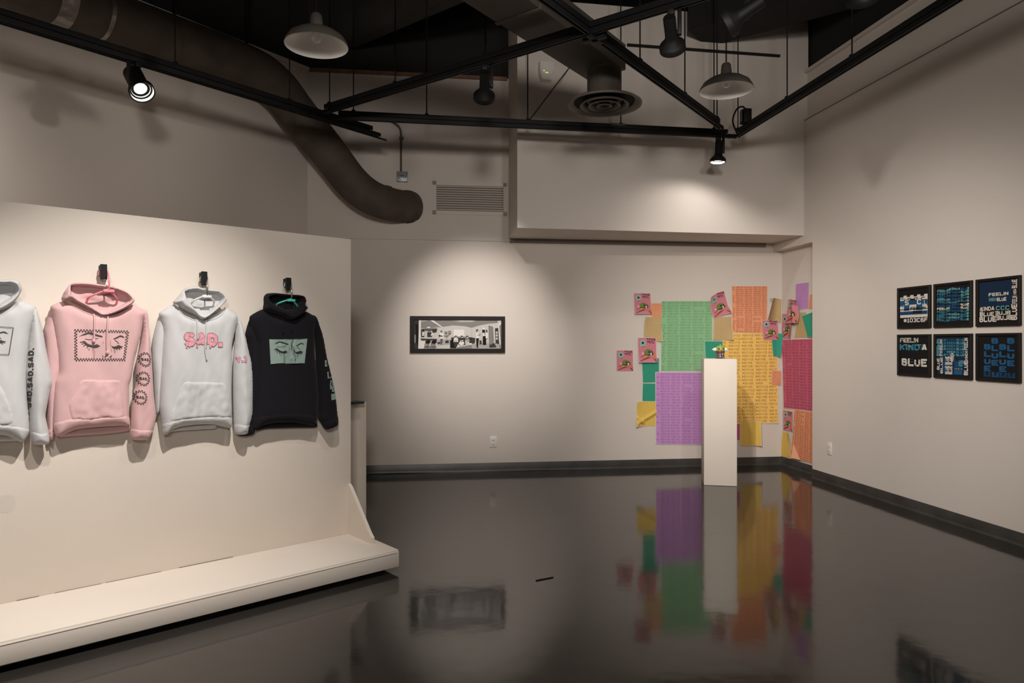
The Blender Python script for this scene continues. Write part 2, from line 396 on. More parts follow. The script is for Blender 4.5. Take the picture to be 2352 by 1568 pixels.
class Art:
    """flat printed shapes in sheet coordinates (u right, v down)"""
    def __init__(s, mats, step=0.0): s.V = []; s.F = []; s.I = []; s.mats = mats; s.n = 0; s.lay = 0; s.step = step
    def add(s, V, Fc, m, lay=None):
        if lay is None: s.lay += 1; lay = s.lay
        V = np.asarray(V, float); s.V.append(np.column_stack([V, np.full(len(V), lay)]))
        for f in Fc: s.F.append(tuple(int(i) + s.n for i in f)); s.I.append(s.mats.index(m))
        s.n += len(V)
    def poly(s, pts, m, lay=None):
        V, T = fill(pts, s.step); s.add(V, T, m, lay)
    def rect(s, u0, v0, u1, v1, m, lay=None):
        if s.step: s.poly([(u0, v0), (u1, v0), (u1, v1), (u0, v1)], m, lay)
        else: s.add([(u0, v0), (u1, v0), (u1, v1), (u0, v1)], [(0, 1, 2, 3)], m, lay)
    def ell(s, cu, cv, ru, rv, m, a0=0, a1=360, k=20, lay=None, rot=0):
        A = [math.radians(a0 + (a1 - a0) * i / (k if a1 - a0 < 360 else k)) for i in range(k + (1 if a1 - a0 < 360 else 0))]
        c, q = math.cos(math.radians(rot)), math.sin(math.radians(rot))
        s.poly([(cu + c * ru * math.cos(a) - q * ru * math.sin(a) * (rv / ru), cv + q * ru * math.cos(a) + c * rv * math.sin(a)) for a in A], m, lay)
    def stroke(s, pts, w, m, asp=1.0, lay=None):
        if lay is None: s.lay += 1; lay = s.lay
        for a, b in zip(pts[:-1], pts[1:]):
            du, dv = (b[0] - a[0]) * asp, b[1] - a[1]; L = math.hypot(du, dv) or 1; nu, nv = -dv / L * w / 2 / asp, du / L * w / 2
            s.add([(a[0] + nu, a[1] + nv), (b[0] + nu, b[1] + nv), (b[0] - nu, b[1] - nv), (a[0] - nu, a[1] - nv)], [(0, 1, 2, 3)], m, lay)
    def text(s, t, org, ex, ey, m, bold=0.0, lay=None, res=2):
        V, Fc, w = glyphs(t, bold, res)
        P = np.array(org) + np.outer(V[:, 0], ex) + np.outer(V[:, 1], ey); s.add(P, Fc, m, lay)
    def bold(s, t, org, ex, ey, m, wt=.26, lay=None):
        V, Fc, w = stroke_word(t, wt); s.add(np.array(org) + np.outer(V[:, 0] / w, ex) + np.outer(V[:, 1], ey), Fc, m, lay)
    def build(s, name, fmap, parent, lift=0.0006, layer=0.00025):
        V = np.vstack(s.V); P, N = fmap(V[:, 0], V[:, 1]); P = P + N * (lift + V[:, 2:3] * layer)
        return mk(name, P, s.F, s.mats, parent, s.I)

# ------------------------------------------------------------------ setting
bm = bmesh.new(); prism(bm, [(-14, -6), (6.5, -6), (6.5, 9.5), (-14, 9.5)], -0.1, 0.0); tag(finish(bm, 'floor', 'floor'), kind='structure')
bm = bmesh.new(); prism(bm, [(-14, -6), (6.5, -6), (6.5, 9.5), (-14, 9.5)], 5.7, 5.8); tag(finish(bm, 'ceiling', 'ceil'), kind='structure')
tL = -0.128 * 4.675
bm = bmesh.new()
pbox(BACK, tL - 1.2, 4.76, -0.2, 0, 0, 2.50, bm); pbox(BACK, tL - 0.5, 1.62, -0.2, 0.014, 2.50, 4.27, bm)
pbox(BACK, 1.5, 4.76, -0.2, 0, 2.50, 4.27, bm); pbox(BACK, tL - 0.5, 5.2, -0.2, -0.03, 4.27, 5.7, bm, 1)
tag(finish(bm, 'wall_back', ['wall', 'wall_dark']), kind='structure')
bm = bmesh.new(); pbox(LEFT, -16.5, 0.3, -0.2, 0, 0, 4.27, bm); pbox(LEFT, -16.5, 0.3, -0.2, -0.03, 4.27, 5.7, bm, 1)
tag(finish(bm, 'wall_left', ['wall', 'wall_dark']), kind='structure')
bm = bmesh.new()
pbox(RIGHT, 0, 13.2, -0.28, 0, 0, 2.44, bm); pbox(RIGHT, -1.1, 13.2, -0.28, 0, 2.44, 3.74, bm)
pbox(RIGHT, -1.1, 13.2, -0.28, -0.04, 3.74, 4.25, bm); pbox(RIGHT, -1.1, 13.2, -0.28, -0.08, 4.25, 5.7, bm, 1)
tag(finish(bm, 'wall_right', ['wall', 'wall_dark']), kind='structure')
bm = bmesh.new(); pbox(RECESS, -0.2, 0.745, -0.17, 0, 0, 2.44, bm)
tag(finish(bm, 'wall_recess', 'wall'), kind='structure')
bm = bmesh.new(); prism(bm, [(0.052, 6.737), (3.14, 7.236), (3.2, 7.85), (-0.04, 7.46)], 2.53, 4.8)
tag(finish(bm, 'wall_soffit', 'wall'), kind='structure')
bm = bmesh.new(); prism(bm, [(-14, -6), (6.5, -6), (6.5, -5.8), (-14, -5.8)], 0, 4.27); prism(bm, [(-14, -6), (6.5, -6), (6.5, -5.85), (-14, -5.85)], 4.27, 5.7, 1)
tag(finish(bm, 'wall_rear', ['wall', 'wall_dark']), kind='structure')
# wood plate on top of the back and left walls, channel under the soffit, dark gap strip on the soffit face
bm = bmesh.new(); pbox(BACK, tL - 0.02, 1.5, -0.05, 0.03, 4.245, 4.285, bm); tag(finish(bm, 'trim_1', 'wood_trim'), kind='structure')
bm = bmesh.new(); pbox(LEFT, -9, -0.02, -0.05, 0.03, 4.245, 4.285, bm); tag(finish(bm, 'trim_2', 'wall'), kind='structure')
bm = bmesh.new(); pbox(BACK, 1.53, 4.47, 0.0, 0.035, 2.487, 2.53, bm); tag(finish(bm, 'trim_3', 'strip'), kind='structure')
SOF = Plane((0.052, 6.737), (3.088, 0.499))
a0 = SOF.sz(1440, 95)[0]; a1 = SOF.sz(1790, 118)[0]
bm = bmesh.new(); pbox(SOF, a0, a1, 0, 0.02, 4.395, 4.42, bm); tag(finish(bm, 'trim_4', 'void'), kind='structure')
bm = bmesh.new(); pbox(RIGHT, -0.16, 12, -0.1, 0.0, 4.245, 4.275, bm); tag(finish(bm, 'trim_5', 'wall'), kind='structure')
bm = bmesh.new(); pbox(RIGHT, -0.2, 12, -0.045, -0.002, 3.735, 3.752, bm); tag(finish(bm, 'trim_shade', 'strip'), kind='structure')  # dark strip imitating the shadow line at the wall crease
def baseboard(name, pl, a0, a1):
    bm = bmesh.new(); prof = [(0, 0), (0.014, 0), (0.010, 0.006), (0.007, 0.02), (0.006, 0.086), (0.004, 0.09), (0, 0.09)]
    A = [bm.verts.new(pl.pt(a0, z, o)) for o, z in prof]; B = [bm.verts.new(pl.pt(a1, z, o)) for o, z in prof]
    for i in range(len(prof)): bm.faces.new((A[i], A[(i + 1) % len(prof)], B[(i + 1) % len(prof)], B[i]))
    bm.faces.new(A); bm.faces.new(B[::-1]); tag(finish(bm, name, 'base'), kind='structure')
baseboard('baseboard_back', BACK, tL - 1.0, 4.675); baseboard('baseboard_recess', RECESS, 0.0, 0.745); baseboard('baseboard_right', RIGHT, 0.0, 13)
baseboard('baseboard_left', LEFT, -15, 0.2)

# overhead joists in the black ceiling space
def joist(name, p, q, z0, h, w, label, m='joist'):
    p, q = Vector((*p, 0)), Vector((*q, 0)); d = (q - p).normalized(); bm = bmesh.new()
    obox(bm, (p + q) / 2 + Z * (z0 + h / 2), d, Z.cross(d), Z, (q - p).length, w, h)
    o = finish(bm, name, m, origin=(p + q) / 2 + Z * z0); tag(o, label, 'joist', 'dark joists in the ceiling space')
joist('ceiling_joist', (-1.72, 7.15), (2.3, 3.96), 4.5, 0.3, 0.14, 'dark ceiling joist behind the pendant lamp over the hoodies')
joist('ceiling_joist', (1.9, 6.98), (4.4, 5.1), 4.5, 0.5, 0.5, 'broad black ceiling joist above the pendant lamp near the pedestal', 'wall_dark')
joist('ceiling_joist', (-3.9, 5.6), (-0.6, 3.1), 4.55, 0.3, 0.2, 'black ceiling joist crossing above the bent round duct', 'wall_dark')

# ------------------------------------------------------------------ lighting tracks
TZ = 3.40
def on_track(x, y): p = at_height(x, y, TZ); return p
def track(name, p, q, label, rods=(), rod_top=5.7, cable=None):
    p, q = Vector(p), Vector(q); d = (q - p).normalized(); s = Z.cross(d); L = (q - p).length; mid = (p + q) / 2
    root = empty(name, mid, label, 'lighting track', 'black lighting tracks under the ceiling')
    bm = bmesh.new()
    obox(bm, mid + Z * -0.004, d, s, Z, L, 0.034, 0.004)
    for k in (-1, 1):
        obox(bm, mid + s * (k * 0.0165) - Z * 0.018, d, s, Z, L, 0.0035, 0.03); obox(bm, mid + s * (k * 0.013) - Z * 0.033, d, s, Z, L, 0.010, 0.003)
    finish(bm, 'rail', 'black', root)
    bm = bmesh.new(); m2 = mid + Z * 0.021 - d * 0.04
    obox(bm, m2 + Z * 0.017, d, s, Z, L - 0.12, 0.042, 0.004)
    for k in (-1, 1):
        obox(bm, m2 + s * (k * 0.0195), d, s, Z, L - 0.12, 0.003, 0.036); obox(bm, m2 + s * (k * 0.0155) - Z * 0.017, d, s, Z, L - 0.12, 0.008, 0.003)
    finish(bm, 'support_channel', 'black', root)
    for x in rods:
        # rod stands where the line of sight through column x meets the track in plan
        a = (x - CX) / F; den = d.x - a * d.y
        t = (a * p.y - p.x) / den; c = p + d * t
        bm = bmesh.new(); tube(bm, [c + Z * 0.035, Vector((c.x, c.y, rod_top))], 0.0055, 8); finish(bm, 'suspension_rod', 'black_m', root)
        bm = bmesh.new(); obox(bm, c + Z * 0.05, d, s, Z, 0.03, 0.03, 0.012, 0, 0.002); finish(bm, 'rod_nut', 'black_m', root)
    if cable:
        bm = bmesh.new(); tube(bm, [p + s * cable[0] - Z * cable[1], q + d * 0.12 + s * cable[0] - Z * cable[1]], 0.009, 8); finish(bm, 'conduit', 'black_m', root)
    return root, p, d
L0, L1 = on_track(0, 35), on_track(872, 306); dL = (L1 - L0).normalized()
T_left = track('track_rail', L0 - dL * 4.5, L1, 'long black lighting track crossing before the bent round duct', (402, 665), cable=(0.045, 0.03))
B0, B1 = on_track(772, 265), on_track(1692, 309)
T_back = track('track_rail', B0, B1, 'black lighting track running level in front of the white soffit', (812, 980, 1212, 1426, 1640))
R1 = on_track(2190, -3); dR = (R1 - B1).normalized()
T_right = track('track_rail', B1, R1 + dR * 5, 'black lighting track running along the wall of six framed prints', (1695, 1808, 1957))
A0, A1 = on_track(745, 253), on_track(1600, -8); dA = (A1 - A0).normalized()
T_da = track('track_rail', A0, A1 + dA * 2.6, 'diagonal black lighting track that carries the unlit looking spotlights', (757, 908, 1115))
D0, D1 = on_track(1260, 0), on_track(1658, 290); dD = (D1 - D0).normalized()
T_db = track('track_rail', D0 - dD * 3.0, D1, 'diagonal black lighting track ending free beside the corner spotlight', (1470, 1573, 1647))
# crossing connector, diagonal wire brace, tape label and end box
def line_x(p, d, x):
    a = (x - CX) / F; return p + d * ((a * p.y - p.x) / (d.x - a * d.y))
xc = line_x(D0, dD, 1366)
bm = bmesh.new(); obox(bm, xc - Z * 0.02, dD, Z.cross(dD), Z, 0.16, 0.045, 0.05, 0, 0.004); obox(bm, xc - Z * 0.02, dA, Z.cross(dA), Z, 0.16, 0.045, 0.05, 0, 0.004)
cn = finish(bm, 'track_connector', 'black', origin=xc); tag(cn, 'black cross connector where the two diagonal tracks meet', 'track connector')
bw = line_x(B0, (B1 - B0).normalized(), 1214)
bm = bmesh.new(); tube(bm, [bw + Z * 0.03, at_depth(1310, 152, bw.y + 0.55)], 0.005, 8)
tag(finish(bm, 'brace_wire', 'black_m', origin=bw), 'slanting black brace wire left of the round ceiling diffuser', 'wire')
bx = line_x(B1, dR, 1713); sR = Z.cross(dR)
root = empty('power_feed', bx + Z * 0.04, 'small black power feed box on top of the corner of the track', 'power feed box')
bm = bmesh.new(); obox(bm, bx + Z * 0.115, dR, sR, Z, 0.09, 0.075, 0.13, 0, 0.004); finish(bm, 'box', 'black', root)
bm = bmesh.new(); obox(bm, bx + Z * 0.115 - dR * 0 + Vector((-0.045, 0.0, 0)), (0.2, 1, 0), (1, -0.2, 0), Z, 0.075, 0.012, 0.11, 0, 0.002); finish(bm, 'cover_plate', 'duct_l', root)
bm = bmesh.new(); tube(bm, curve_pts([bx + Vector((0, 0, 0.175)), bx + Vector((-0.02, 0.02, 0.215)), bx + Vector((-0.07, 0.04, 0.20)), bx + Vector((-0.1, 0.07, 0.1)), B1 + Vector((-0.005, 0.0, 0.03))], 0.02), 0.008, 8); finish(bm, 'cable', 'black_m', root)
lp = line_x(B0, (B1 - B0).normalized(), 1418); dB = (B1 - B0).normalized()
bm = bmesh.new(); obox(bm, lp + Z * 0.035 + Vector((0.16, -1, 0)).normalized() * 0.0225, dB, Vector((0.16, -1, 0)), Z, 0.14, 0.001, 0.02)
tag(finish(bm, 'tape_label', 'duct_l', origin=lp), 'pale worn tape label stuck on the level track', 'label')

# ------------------------------------------------------------------ spotlights
def spotlight(p, aim, on, label, scale=1.0, watts=0, angle=70, blend=0.6, aim_lamp=None, drop=0.17, nk=0.036):
    p = Vector(p); piv = p - Z * drop; a = (Vector(aim) - piv).normalized()
    root = empty('track_spotlight', p - Z * 0.035, label, 'spotlight', 'black spotlights on the lighting tracks')
    side = a.cross(Z).normalized() if abs(a.z) < 0.99 else Vector((1, 0, 0))
    k = scale
    arm_x = piv + side * 0.05 * k
    bm = bmesh.new(); obox(bm, p - Z * 0.05, side, side.cross(Z), Z, 0.04, 0.06, 0.04, 0, 0.005); finish(bm, 'track_adapter', 'black', root)
    bm = bmesh.new(); obox(bm, (arm_x + Vector((arm_x.x, arm_x.y, p.z - 0.04))) / 2 - Z * 0.01, side, side.cross(Z), Z, 0.022 * k, 0.036 * k, drop - 0.02, 0, 0.006)
    tube(bm, [arm_x, piv + side * 0.02], 0.014 * k, 10); finish(bm, 'yoke', 'black', root)
    bm = bmesh.new()
    prof = [(0, -0.105), (nk * .9, -0.105), (nk, -0.097), (nk, 0.02), ((nk + 0.03) / 1.5, 0.045), (0.074, 0.075), (0.078, 0.082), (0.078, 0.112), (0.074, 0.114), (0.070, 0.108), (0.068, 0.086), (0.058, 0.082), (0.056, 0.074), (0.040, 0.071), (0.036, 0.058)]
    mi = [0] * 9 + [1, 0, 1, 0, 1]
    lathe(bm, [(r * k, h * k) for r, h in prof], piv, a, 36, 0, mi); finish(bm, 'housing', ['black_m', 'reflector' if on else 'black'], root)
    bm = bmesh.new(); lathe(bm, [(0.0355 * k, 0.060 * k), (0.02 * k, 0.064 * k), (0, 0.066 * k)], piv, a, 30); finish(bm, 'lens', 'lens' if on else 'lens_off', root)
    if watts:
        spot_lamp('lamp', piv + a * (0.105 * k), Vector(aim_lamp) if aim_lamp else piv + a, watts, angle, blend, 0.045, parent=root)
    return root
def trk(p, d, x, ): return line_x(p, d, x)
s1 = trk(L0, dL, 315); spotlight(s1, s1 + Vector((0.40, -0.30, -0.75)), True, 'lit spotlight on the long track, glowing lens turned towards the viewer', 1.08, 60, 80, 0.6, nk=0.058)
s2 = trk(A0, dA, 1113); spotlight(s2, (-0.38, 7.4, 1.45), True, 'black spotlight hanging above the panoramic photo, seen from behind', 1.0, 310, 44, 1.0)
s3 = trk(A0, dA, 1541); spotlight(s3, (2.25, 7.7, 0.8), True, 'black spotlight between the crossed tracks and the pendant near the pedestal', 1.0, 170, 58, 1.0)
s4 = trk(B0, dB, 1650); spotlight(s4, s4 + Vector((-0.05, -0.02, -1.0)), True, 'lit spotlight close to the soffit, hung from the track corner', 0.95, 15, 148, 0.5, aim_lamp=s4 + Vector((-0.14, 0.16, -0.95)))
s5 = trk(A0, dA, 1712); spotlight(s5, s5 + Vector((-1.5, 0.9, -1.0)), False, 'dark spotlight half lost against the black joist')
s6 = trk(A0, dA, 1980); spotlight(s6, (3.25, 6.0, 0.6), True, 'spotlight at the top edge of the view with a bright rim', 1.0, 60, 100, 1.0)
# unseen lamps outside the view: some read off shadows, others added as fill
spot_lamp('unseen_lamp', PART.pt(-1.20, 3.36, 1.90), PART.pt(-1.45, 0.25, 0), 385, 62, 1.0, 0.03)
spot_lamp('unseen_lamp', PART.pt(-2.1, 3.36, 2.05), PART.pt(-2.45, 0.1, 0), 165, 56, 1.0, 0.03)
spot_lamp('unseen_lamp', (0.12, -1.5, 2.9), (0.6, 7.0, 2.9), 400, 84, 0.9, 0.28)
spot_lamp('unseen_lamp', (1.5, 0.6, 3.0), (1.2, 7.0, 2.8), 150, 58, 1.0, 0.2)  # added fill lamp for the soffit face
spot_lamp('unseen_lamp', (3.0, 2.2, 3.3), (-3.9, 5.2, 3.5), 190, 31, 0.9, 0.12)  # added lamp that brightens the left wall above the partition
spot_lamp('unseen_lamp', (-0.2, 3.0, 3.3), (-1.4, 4.2, 0.6), 30, 80, 1.0, 0.04)  # added lamp lifting the dim end of the partition
spot_lamp('unseen_lamp', (0.0, 2.4, 3.3), (3.2, 6.5, 0.5), 470, 58, 1.0, 0.04)  # unseen lamp placed to light the framed print wall evenly
spot_lamp('unseen_lamp', (-4.6, 1.6, 3.3), (-6.2, 1.7, 1.5), 260, 90, 0.9, 0.04)  # added fill, bounces off the unseen stretch of left wall
spot_lamp('unseen_lamp', (0.6, -2.4, 3.3), (0.4, -5.8, 1.5), 320, 100, 0.9, 0.04)  # added fill, rear wall bounce for the room's ambient light
spot_lamp('unseen_lamp', (-4.5, -2.4, 3.3), (-5.0, -5.8, 1.5), 320, 100, 0.9, 0.04)  # added fill, second bounce further left on the rear wall
spot_lamp('unseen_lamp', (-3.6, 3.2, 3.3), (-5.2, 4.6, 2.4), 130, 110, 1.0, 0.04)  # unseen fill lamp aimed at the left wall behind the partition

# ------------------------------------------------------------------ pendants
def pendant(x, y, d, tilt, label):
    c = at_depth(x, y, d); root = empty('pendant_lamp', c, label, 'pendant lamp', 'enamel dome pendant lamps')
    ax = Vector((tilt[0], tilt[1], 1)).normalized()
    bm = bmesh.new()
    prof = [(0.190, 0.0), (0.192, 0.004), (0.186, 0.022), (0.165, 0.055), (0.125, 0.082), (0.075, 0.098), (0.045, 0.108), (0.036, 0.115),
            (0.032, 0.112), (0.072, 0.094), (0.122, 0.078), (0.161, 0.052), (0.182, 0.021), (0.188, 0.003), (0.190, 0.0)]
    lathe(bm, prof, c, ax, 48, 0, [0] * 7 + [1] * 7); finish(bm, 'shade', ['shade_out', 'shade_in'], root)
    bm = bmesh.new(); lathe(bm, [(0.042, 0.108), (0.040, 0.125), (0.034, 0.185), (0.026, 0.198), (0.012, 0.203), (0, 0.203)], c, ax, 24); finish(bm, 'socket_cap', 'shade_out', root)
    bm = bmesh.new(); lathe(bm, [(0, 0.022), (0.015, 0.024), (0.027, 0.034), (0.033, 0.052), (0.028, 0.072), (0.016, 0.095), (0.014, 0.11)], c, ax, 20); finish(bm, 'bulb', 'bulb', root)
    t = c + ax * 0.2; bm = bmesh.new(); tube(bm, [t, Vector((t.x, t.y, 5.7))], 0.005, 8); finish(bm, 'cord', 'black_m', root)
pendant(727, 106, 4.2, (0, 0.0), 'taupe dome pendant lamp hanging over the white hoodies by the round duct')
pendant(1668, 208, 5.0, (0, 0.0), 'taupe dome pendant lamp hanging near the pedestal and track corner')

# ------------------------------------------------------------------ ducts
dl = LEFT.u
def dpt(x, y, d): return at_depth(x, y, d)
P1 = at_depth(560, 150, 6.2)
path = [P1 - dl * 5.5, P1 - dl * 3.0, P1 - dl * 1.0, P1, at_depth(632, 196, 6.48), at_depth(680, 256, 6.68), at_depth(752, 346, 6.84), at_depth(806, 416, 6.93), at_depth(850, 452, 7.0), at_depth(900, 470, 7.12), at_depth(944, 476, 7.36)]
cp = curve_pts(path, 0.04)
root = empty('round_duct', P1, 'bent brown round air duct dropping into the back wall', 'air duct')
bm = bmesh.new(); rad = [0.19 - 0.022 * max(0, min(1, (i - len(cp) * 0.78) / (len(cp) * 0.2))) for i in range(len(cp))]
tube(bm, cp, 0.18, 36, radii=rad); finish(bm, 'pipe', 'duct', root)
def band(q, w, r, name, m):
    i = min(range(len(cp)), key=lambda k: (cp[k] - q).length); t = (cp[min(i + 1, len(cp) - 1)] - cp[max(i - 1, 0)]).normalized()
    bm = bmesh.new(); tube(bm, [cp[i] - t * w / 2, cp[i] + t * w / 2], r, 36); finish(bm, name, m, root)
band(at_depth(155, 0, 4.95), 0.11, 0.196, 'foil_band', 'foil'); band(at_depth(240, 45, 5.22), 0.03, 0.195, 'seam_collar', 'foil')
band(at_depth(944, 476, 7.3), 0.05, 0.176, 'wall_collar', 'duct')
bm = bmesh.new(); q = at_depth(893, 431, 7.1); obox(bm, q, (1, 0.15, -0.25), (0, 1, 0), (0.25, 0, 1), 0.055, 0.05, 0.035); finish(bm, 'damper_lever', 'duct', root)
bm = bmesh.new(); hp = at_depth(566, 118, 6.15); tube(bm, [hp, Vector((hp.x, hp.y, 5.7))], 0.014, 10); finish(bm, 'hanger_rod', 'black_m', root)
bm = bmesh.new(); hp = at_depth(400, 70, 5.72); tube(bm, [hp, Vector((hp.x, hp.y, 5.7))], 0.012, 10); finish(bm, 'hanger_rod', 'black_m', root)
# rectangular duct with round diffuser
e1 = Vector((0.603, 5.47, 3.5)); dd = Vector((0.717, 1, 0)).normalized(); ww = Vector((dd.y, -dd.x, 0)); W_, H_ = 0.34, 0.20
root = empty('rectangular_duct', e1, 'brown rectangular air duct that ends above the round diffuser', 'air duct')
bm = bmesh.new(); obox(bm, e1 + ww * W_ / 2 + Z * H_ / 2 - dd * 3.0, dd, ww, Z, 6.0, W_, H_, 0, 0.006); finish(bm, 'duct_body', 'duct_l', root)
for k in (1.2, 2.6):
    bm = bmesh.new(); obox(bm, e1 + ww * W_ / 2 + Z * H_ / 2 - dd * k, dd, ww, Z, 0.03, W_ + 0.02, H_ + 0.02, 0, 0.004); finish(bm, 'seam_flange', 'duct_l', root)
dc = at_depth(1388, 240, 5.28)
bm = bmesh.new(); tube(bm, [Vector((dc.x, dc.y, 3.52)), dc + Z * 0.02], 0.132, 32); finish(bm, 'neck', 'duct_l', root)
bm = bmesh.new(); lathe(bm, [(0.13, 0.06), (0.15, 0.055), (0.26, 0.022), (0.288, 0.004), (0.288, -0.006), (0.27, -0.004), (0.235, 0.018)], dc, Z, 48)
dif = finish(bm, 'diffuser', 'diff', root, smooth=True)
for r0, r1, zz in ((0.19, 0.145, -0.012), (0.125, 0.085, -0.014), (0.06, 0.03, -0.016)):
    bm = bmesh.new(); lathe(bm, [(r0, zz), (r1, zz + 0.045), (r1 - 0.006, zz + 0.043), (r0 - 0.01, zz - 0.004), (r0, zz)], dc, Z, 40); finish(bm, 'diffuser_ring', 'diff', dif, smooth=True)
bm = bmesh.new(); lathe(bm, [(0.235, 0.03), (0, 0.03)], dc, Z, 40); finish(bm, 'diffuser_throat', 'void', dif)

# ------------------------------------------------------------------ back wall fixtures
v0, v1 = BACK.sz(993, 418, 0.014), BACK.sz(1165, 495, 0.014)
ztop = BACK.sz(1080, 418, 0.014)[1]; zbot = BACK.sz(1080, 494, 0.014)[1]
root = empty('air_vent', BACK.pt((v0[0] + v1[0]) / 2, zbot, 0.014), 'white louvred return air vent set in the upper back wall', 'air vent')
bm = bmesh.new(); fw = 0.042
for q in ((v0[0], v1[0], ztop - fw, ztop), (v0[0], v1[0], zbot, zbot + fw), (v0[0], v0[0] + fw, zbot, ztop), (v1[0] - fw, v1[0], zbot, ztop)):
    pbox(BACK, q[0], q[1], 0.014, 0.024, q[2], q[3], bm)
finish(bm, 'vent_frame', 'wall', root)
bm = bmesh.new(); pbox(BACK, v0[0] + fw, v1[0] - fw, 0.0141, 0.0146, zbot + fw, ztop - fw, bm); finish(bm, 'vent_back', 'strip', root)
bm = bmesh.new(); nl = 11
for i in range(nl):
    zc = zbot + fw + (ztop - zbot - 2 * fw) * (i + 0.5) / nl
    obox(bm, BACK.pt((v0[0] + v1[0]) / 2, zc, 0.026), BACK.u, (BACK.n - Z * 0.9), Vector(BACK.n) * 0.9 + Z, v1[0] - v0[0] - 2 * fw, 0.026, 0.003)
finish(bm, 'louvers', 'wall', root)
# conduit and junction box
jb = BACK.sz(924, 407, 0.014); cj = BACK.sz(921, 396, 0.014)
root = empty('junction_box', BACK.pt(jb[0], jb[1] - 0.055, 0.014), 'grey electrical junction box with a scrawled mark on the back wall', 'junction box')
bm = bmesh.new(); pbox(BACK, jb[0] - 0.058, jb[0] + 0.058, 0.014, 0.052, jb[1] - 0.054, jb[1] + 0.054, bm, 0, 0.004); finish(bm, 'box', 'steel', root)
A = Art(['ink']); st = [[(.15, .3), (.2, .75)], [(.2, .35), (.32, .3), (.35, .5)], [(.45, .25), (.42, .6), (.6, .3), (.62, .6)], [(.5, .4), (.75, .65)], [(.7, .3), (.82, .6)], [(.86, .3), (.88, .6)]]
for s_ in st: A.stroke(s_, 0.05, 'ink')
A.build('scrawled_mark', lambda u, v: (np.array([tuple(BACK.pt(jb[0] - 0.055 + 0.11 * a, jb[1] + 0.052 - 0.104 * b, 0.052)) for a, b in zip(u, v)]), np.array(tuple(BACK.n))), root)
bm = bmesh.new(); c1 = BACK.sz(920, 330, 0.03); c2 = BACK.sz(916, 292, 0.03)
tube(bm, curve_pts([BACK.pt(cj[0], jb[1] + 0.04, 0.032), BACK.pt(cj[0], c1[1] - 0.1, 0.032), BACK.pt(cj[0], c1[1] + 0.1, 0.034), BACK.pt(c2[0], c2[1], 0.05), BACK.pt(c2[0] - 0.10, c2[1] + 0.06, 0.05), BACK.pt(c2[0] - 0.3, c2[1] + 0.08, 0.04)], 0.03), 0.011, 10)
finish(bm, 'conduit', 'conduit', root)
bm = bmesh.new(); c3 = BACK.sz(921, 317, 0.03); pbox(BACK, c3[0] - 0.02, c3[0] + 0.028, 0.014, 0.045, c3[1] - 0.012, c3[1] + 0.012, bm, 0, 0.003); finish(bm, 'conduit_strap', 'conduit', root)
# emergency light on soffit face
el = SOF.sz(1254, 166, 0.03); root = empty('emergency_light', SOF.pt(el[0], el[1] - 0.1, 0), 'white emergency unit with yellow indicator lights high on the soffit', 'emergency light')
def spoly(pts, o): return [SOF.pt(el[0] + a, el[1] + b, o) for a, b in pts]
bm = bmesh.new()
oa = [(-0.075, 0.1), (0.075, 0.1), (0.08, 0.02), (0.062, -0.04), (0.055, -0.095), (-0.055, -0.095), (-0.07, -0.04), (-0.078, 0.02)]
lo = [bm.verts.new(p) for p in spoly(oa, 0)]; hi = [bm.verts.new(p) for p in spoly([(a * 0.85, b * 0.9) for a, b in oa], 0.07)]
bm.faces.new(lo[::-1]); bm.faces.new(hi)
for i in range(8): bm.faces.new((lo[i], lo[(i + 1) % 8], hi[(i + 1) % 8], hi[i]))
finish(bm, 'casing', 'plastic', root)
for a, b in ((-0.028, 0.0), (-0.008, -0.017), (0.008, -0.018)):
    bm = bmesh.new(); c = SOF.pt(el[0] + a, el[1] + b, 0.071); obox(bm, c, SOF.u, SOF.n, Z, 0.007, 0.004, 0.007); finish(bm, 'indicator_light', 'led', root)
# outlets
def outlet(pl, x, y, label):
    a, z = pl.sz(x, y); root = empty('wall_outlet', pl.pt(a, z - 0.06), label, 'outlet', 'white wall outlets')
    bm = bmesh.new(); pbox(pl, a - 0.037, a + 0.037, 0, 0.007, z - 0.06, z + 0.06, bm, 0, 0.002); finish(bm, 'cover_plate', 'plastic', root)
    for k in (-1, 1):
        bm = bmesh.new(); pbox(pl, a - 0.017, a + 0.017, 0.007, 0.0095, z + k * 0.021 - 0.014, z + k * 0.021 + 0.014, bm, 0, 0.001); so = finish(bm, 'socket', 'plastic', root)
        bm = bmesh.new()
        for da, w, h in ((-0.007, 0.0025, 0.009), (0.007, 0.0025, 0.009)): pbox(pl, a + da - w / 2, a + da + w / 2, 0.0095, 0.0100, z + k * 0.021 + 0.002 - h / 2, z + k * 0.021 + 0.002 + h / 2, bm)
        pbox(pl, a - 0.0025, a + 0.0025, 0.0095, 0.0100, z + k * 0.021 - 0.011, z + k * 0.021 - 0.006, bm); finish(bm, 'socket_slots', 'slot', so)
outlet(BACK, 1133, 1014, 'white double outlet on the back wall below the panoramic photo')
outlet(RIGHT, 1906, 1030, 'white double outlet on the wall of framed prints beside the recess')

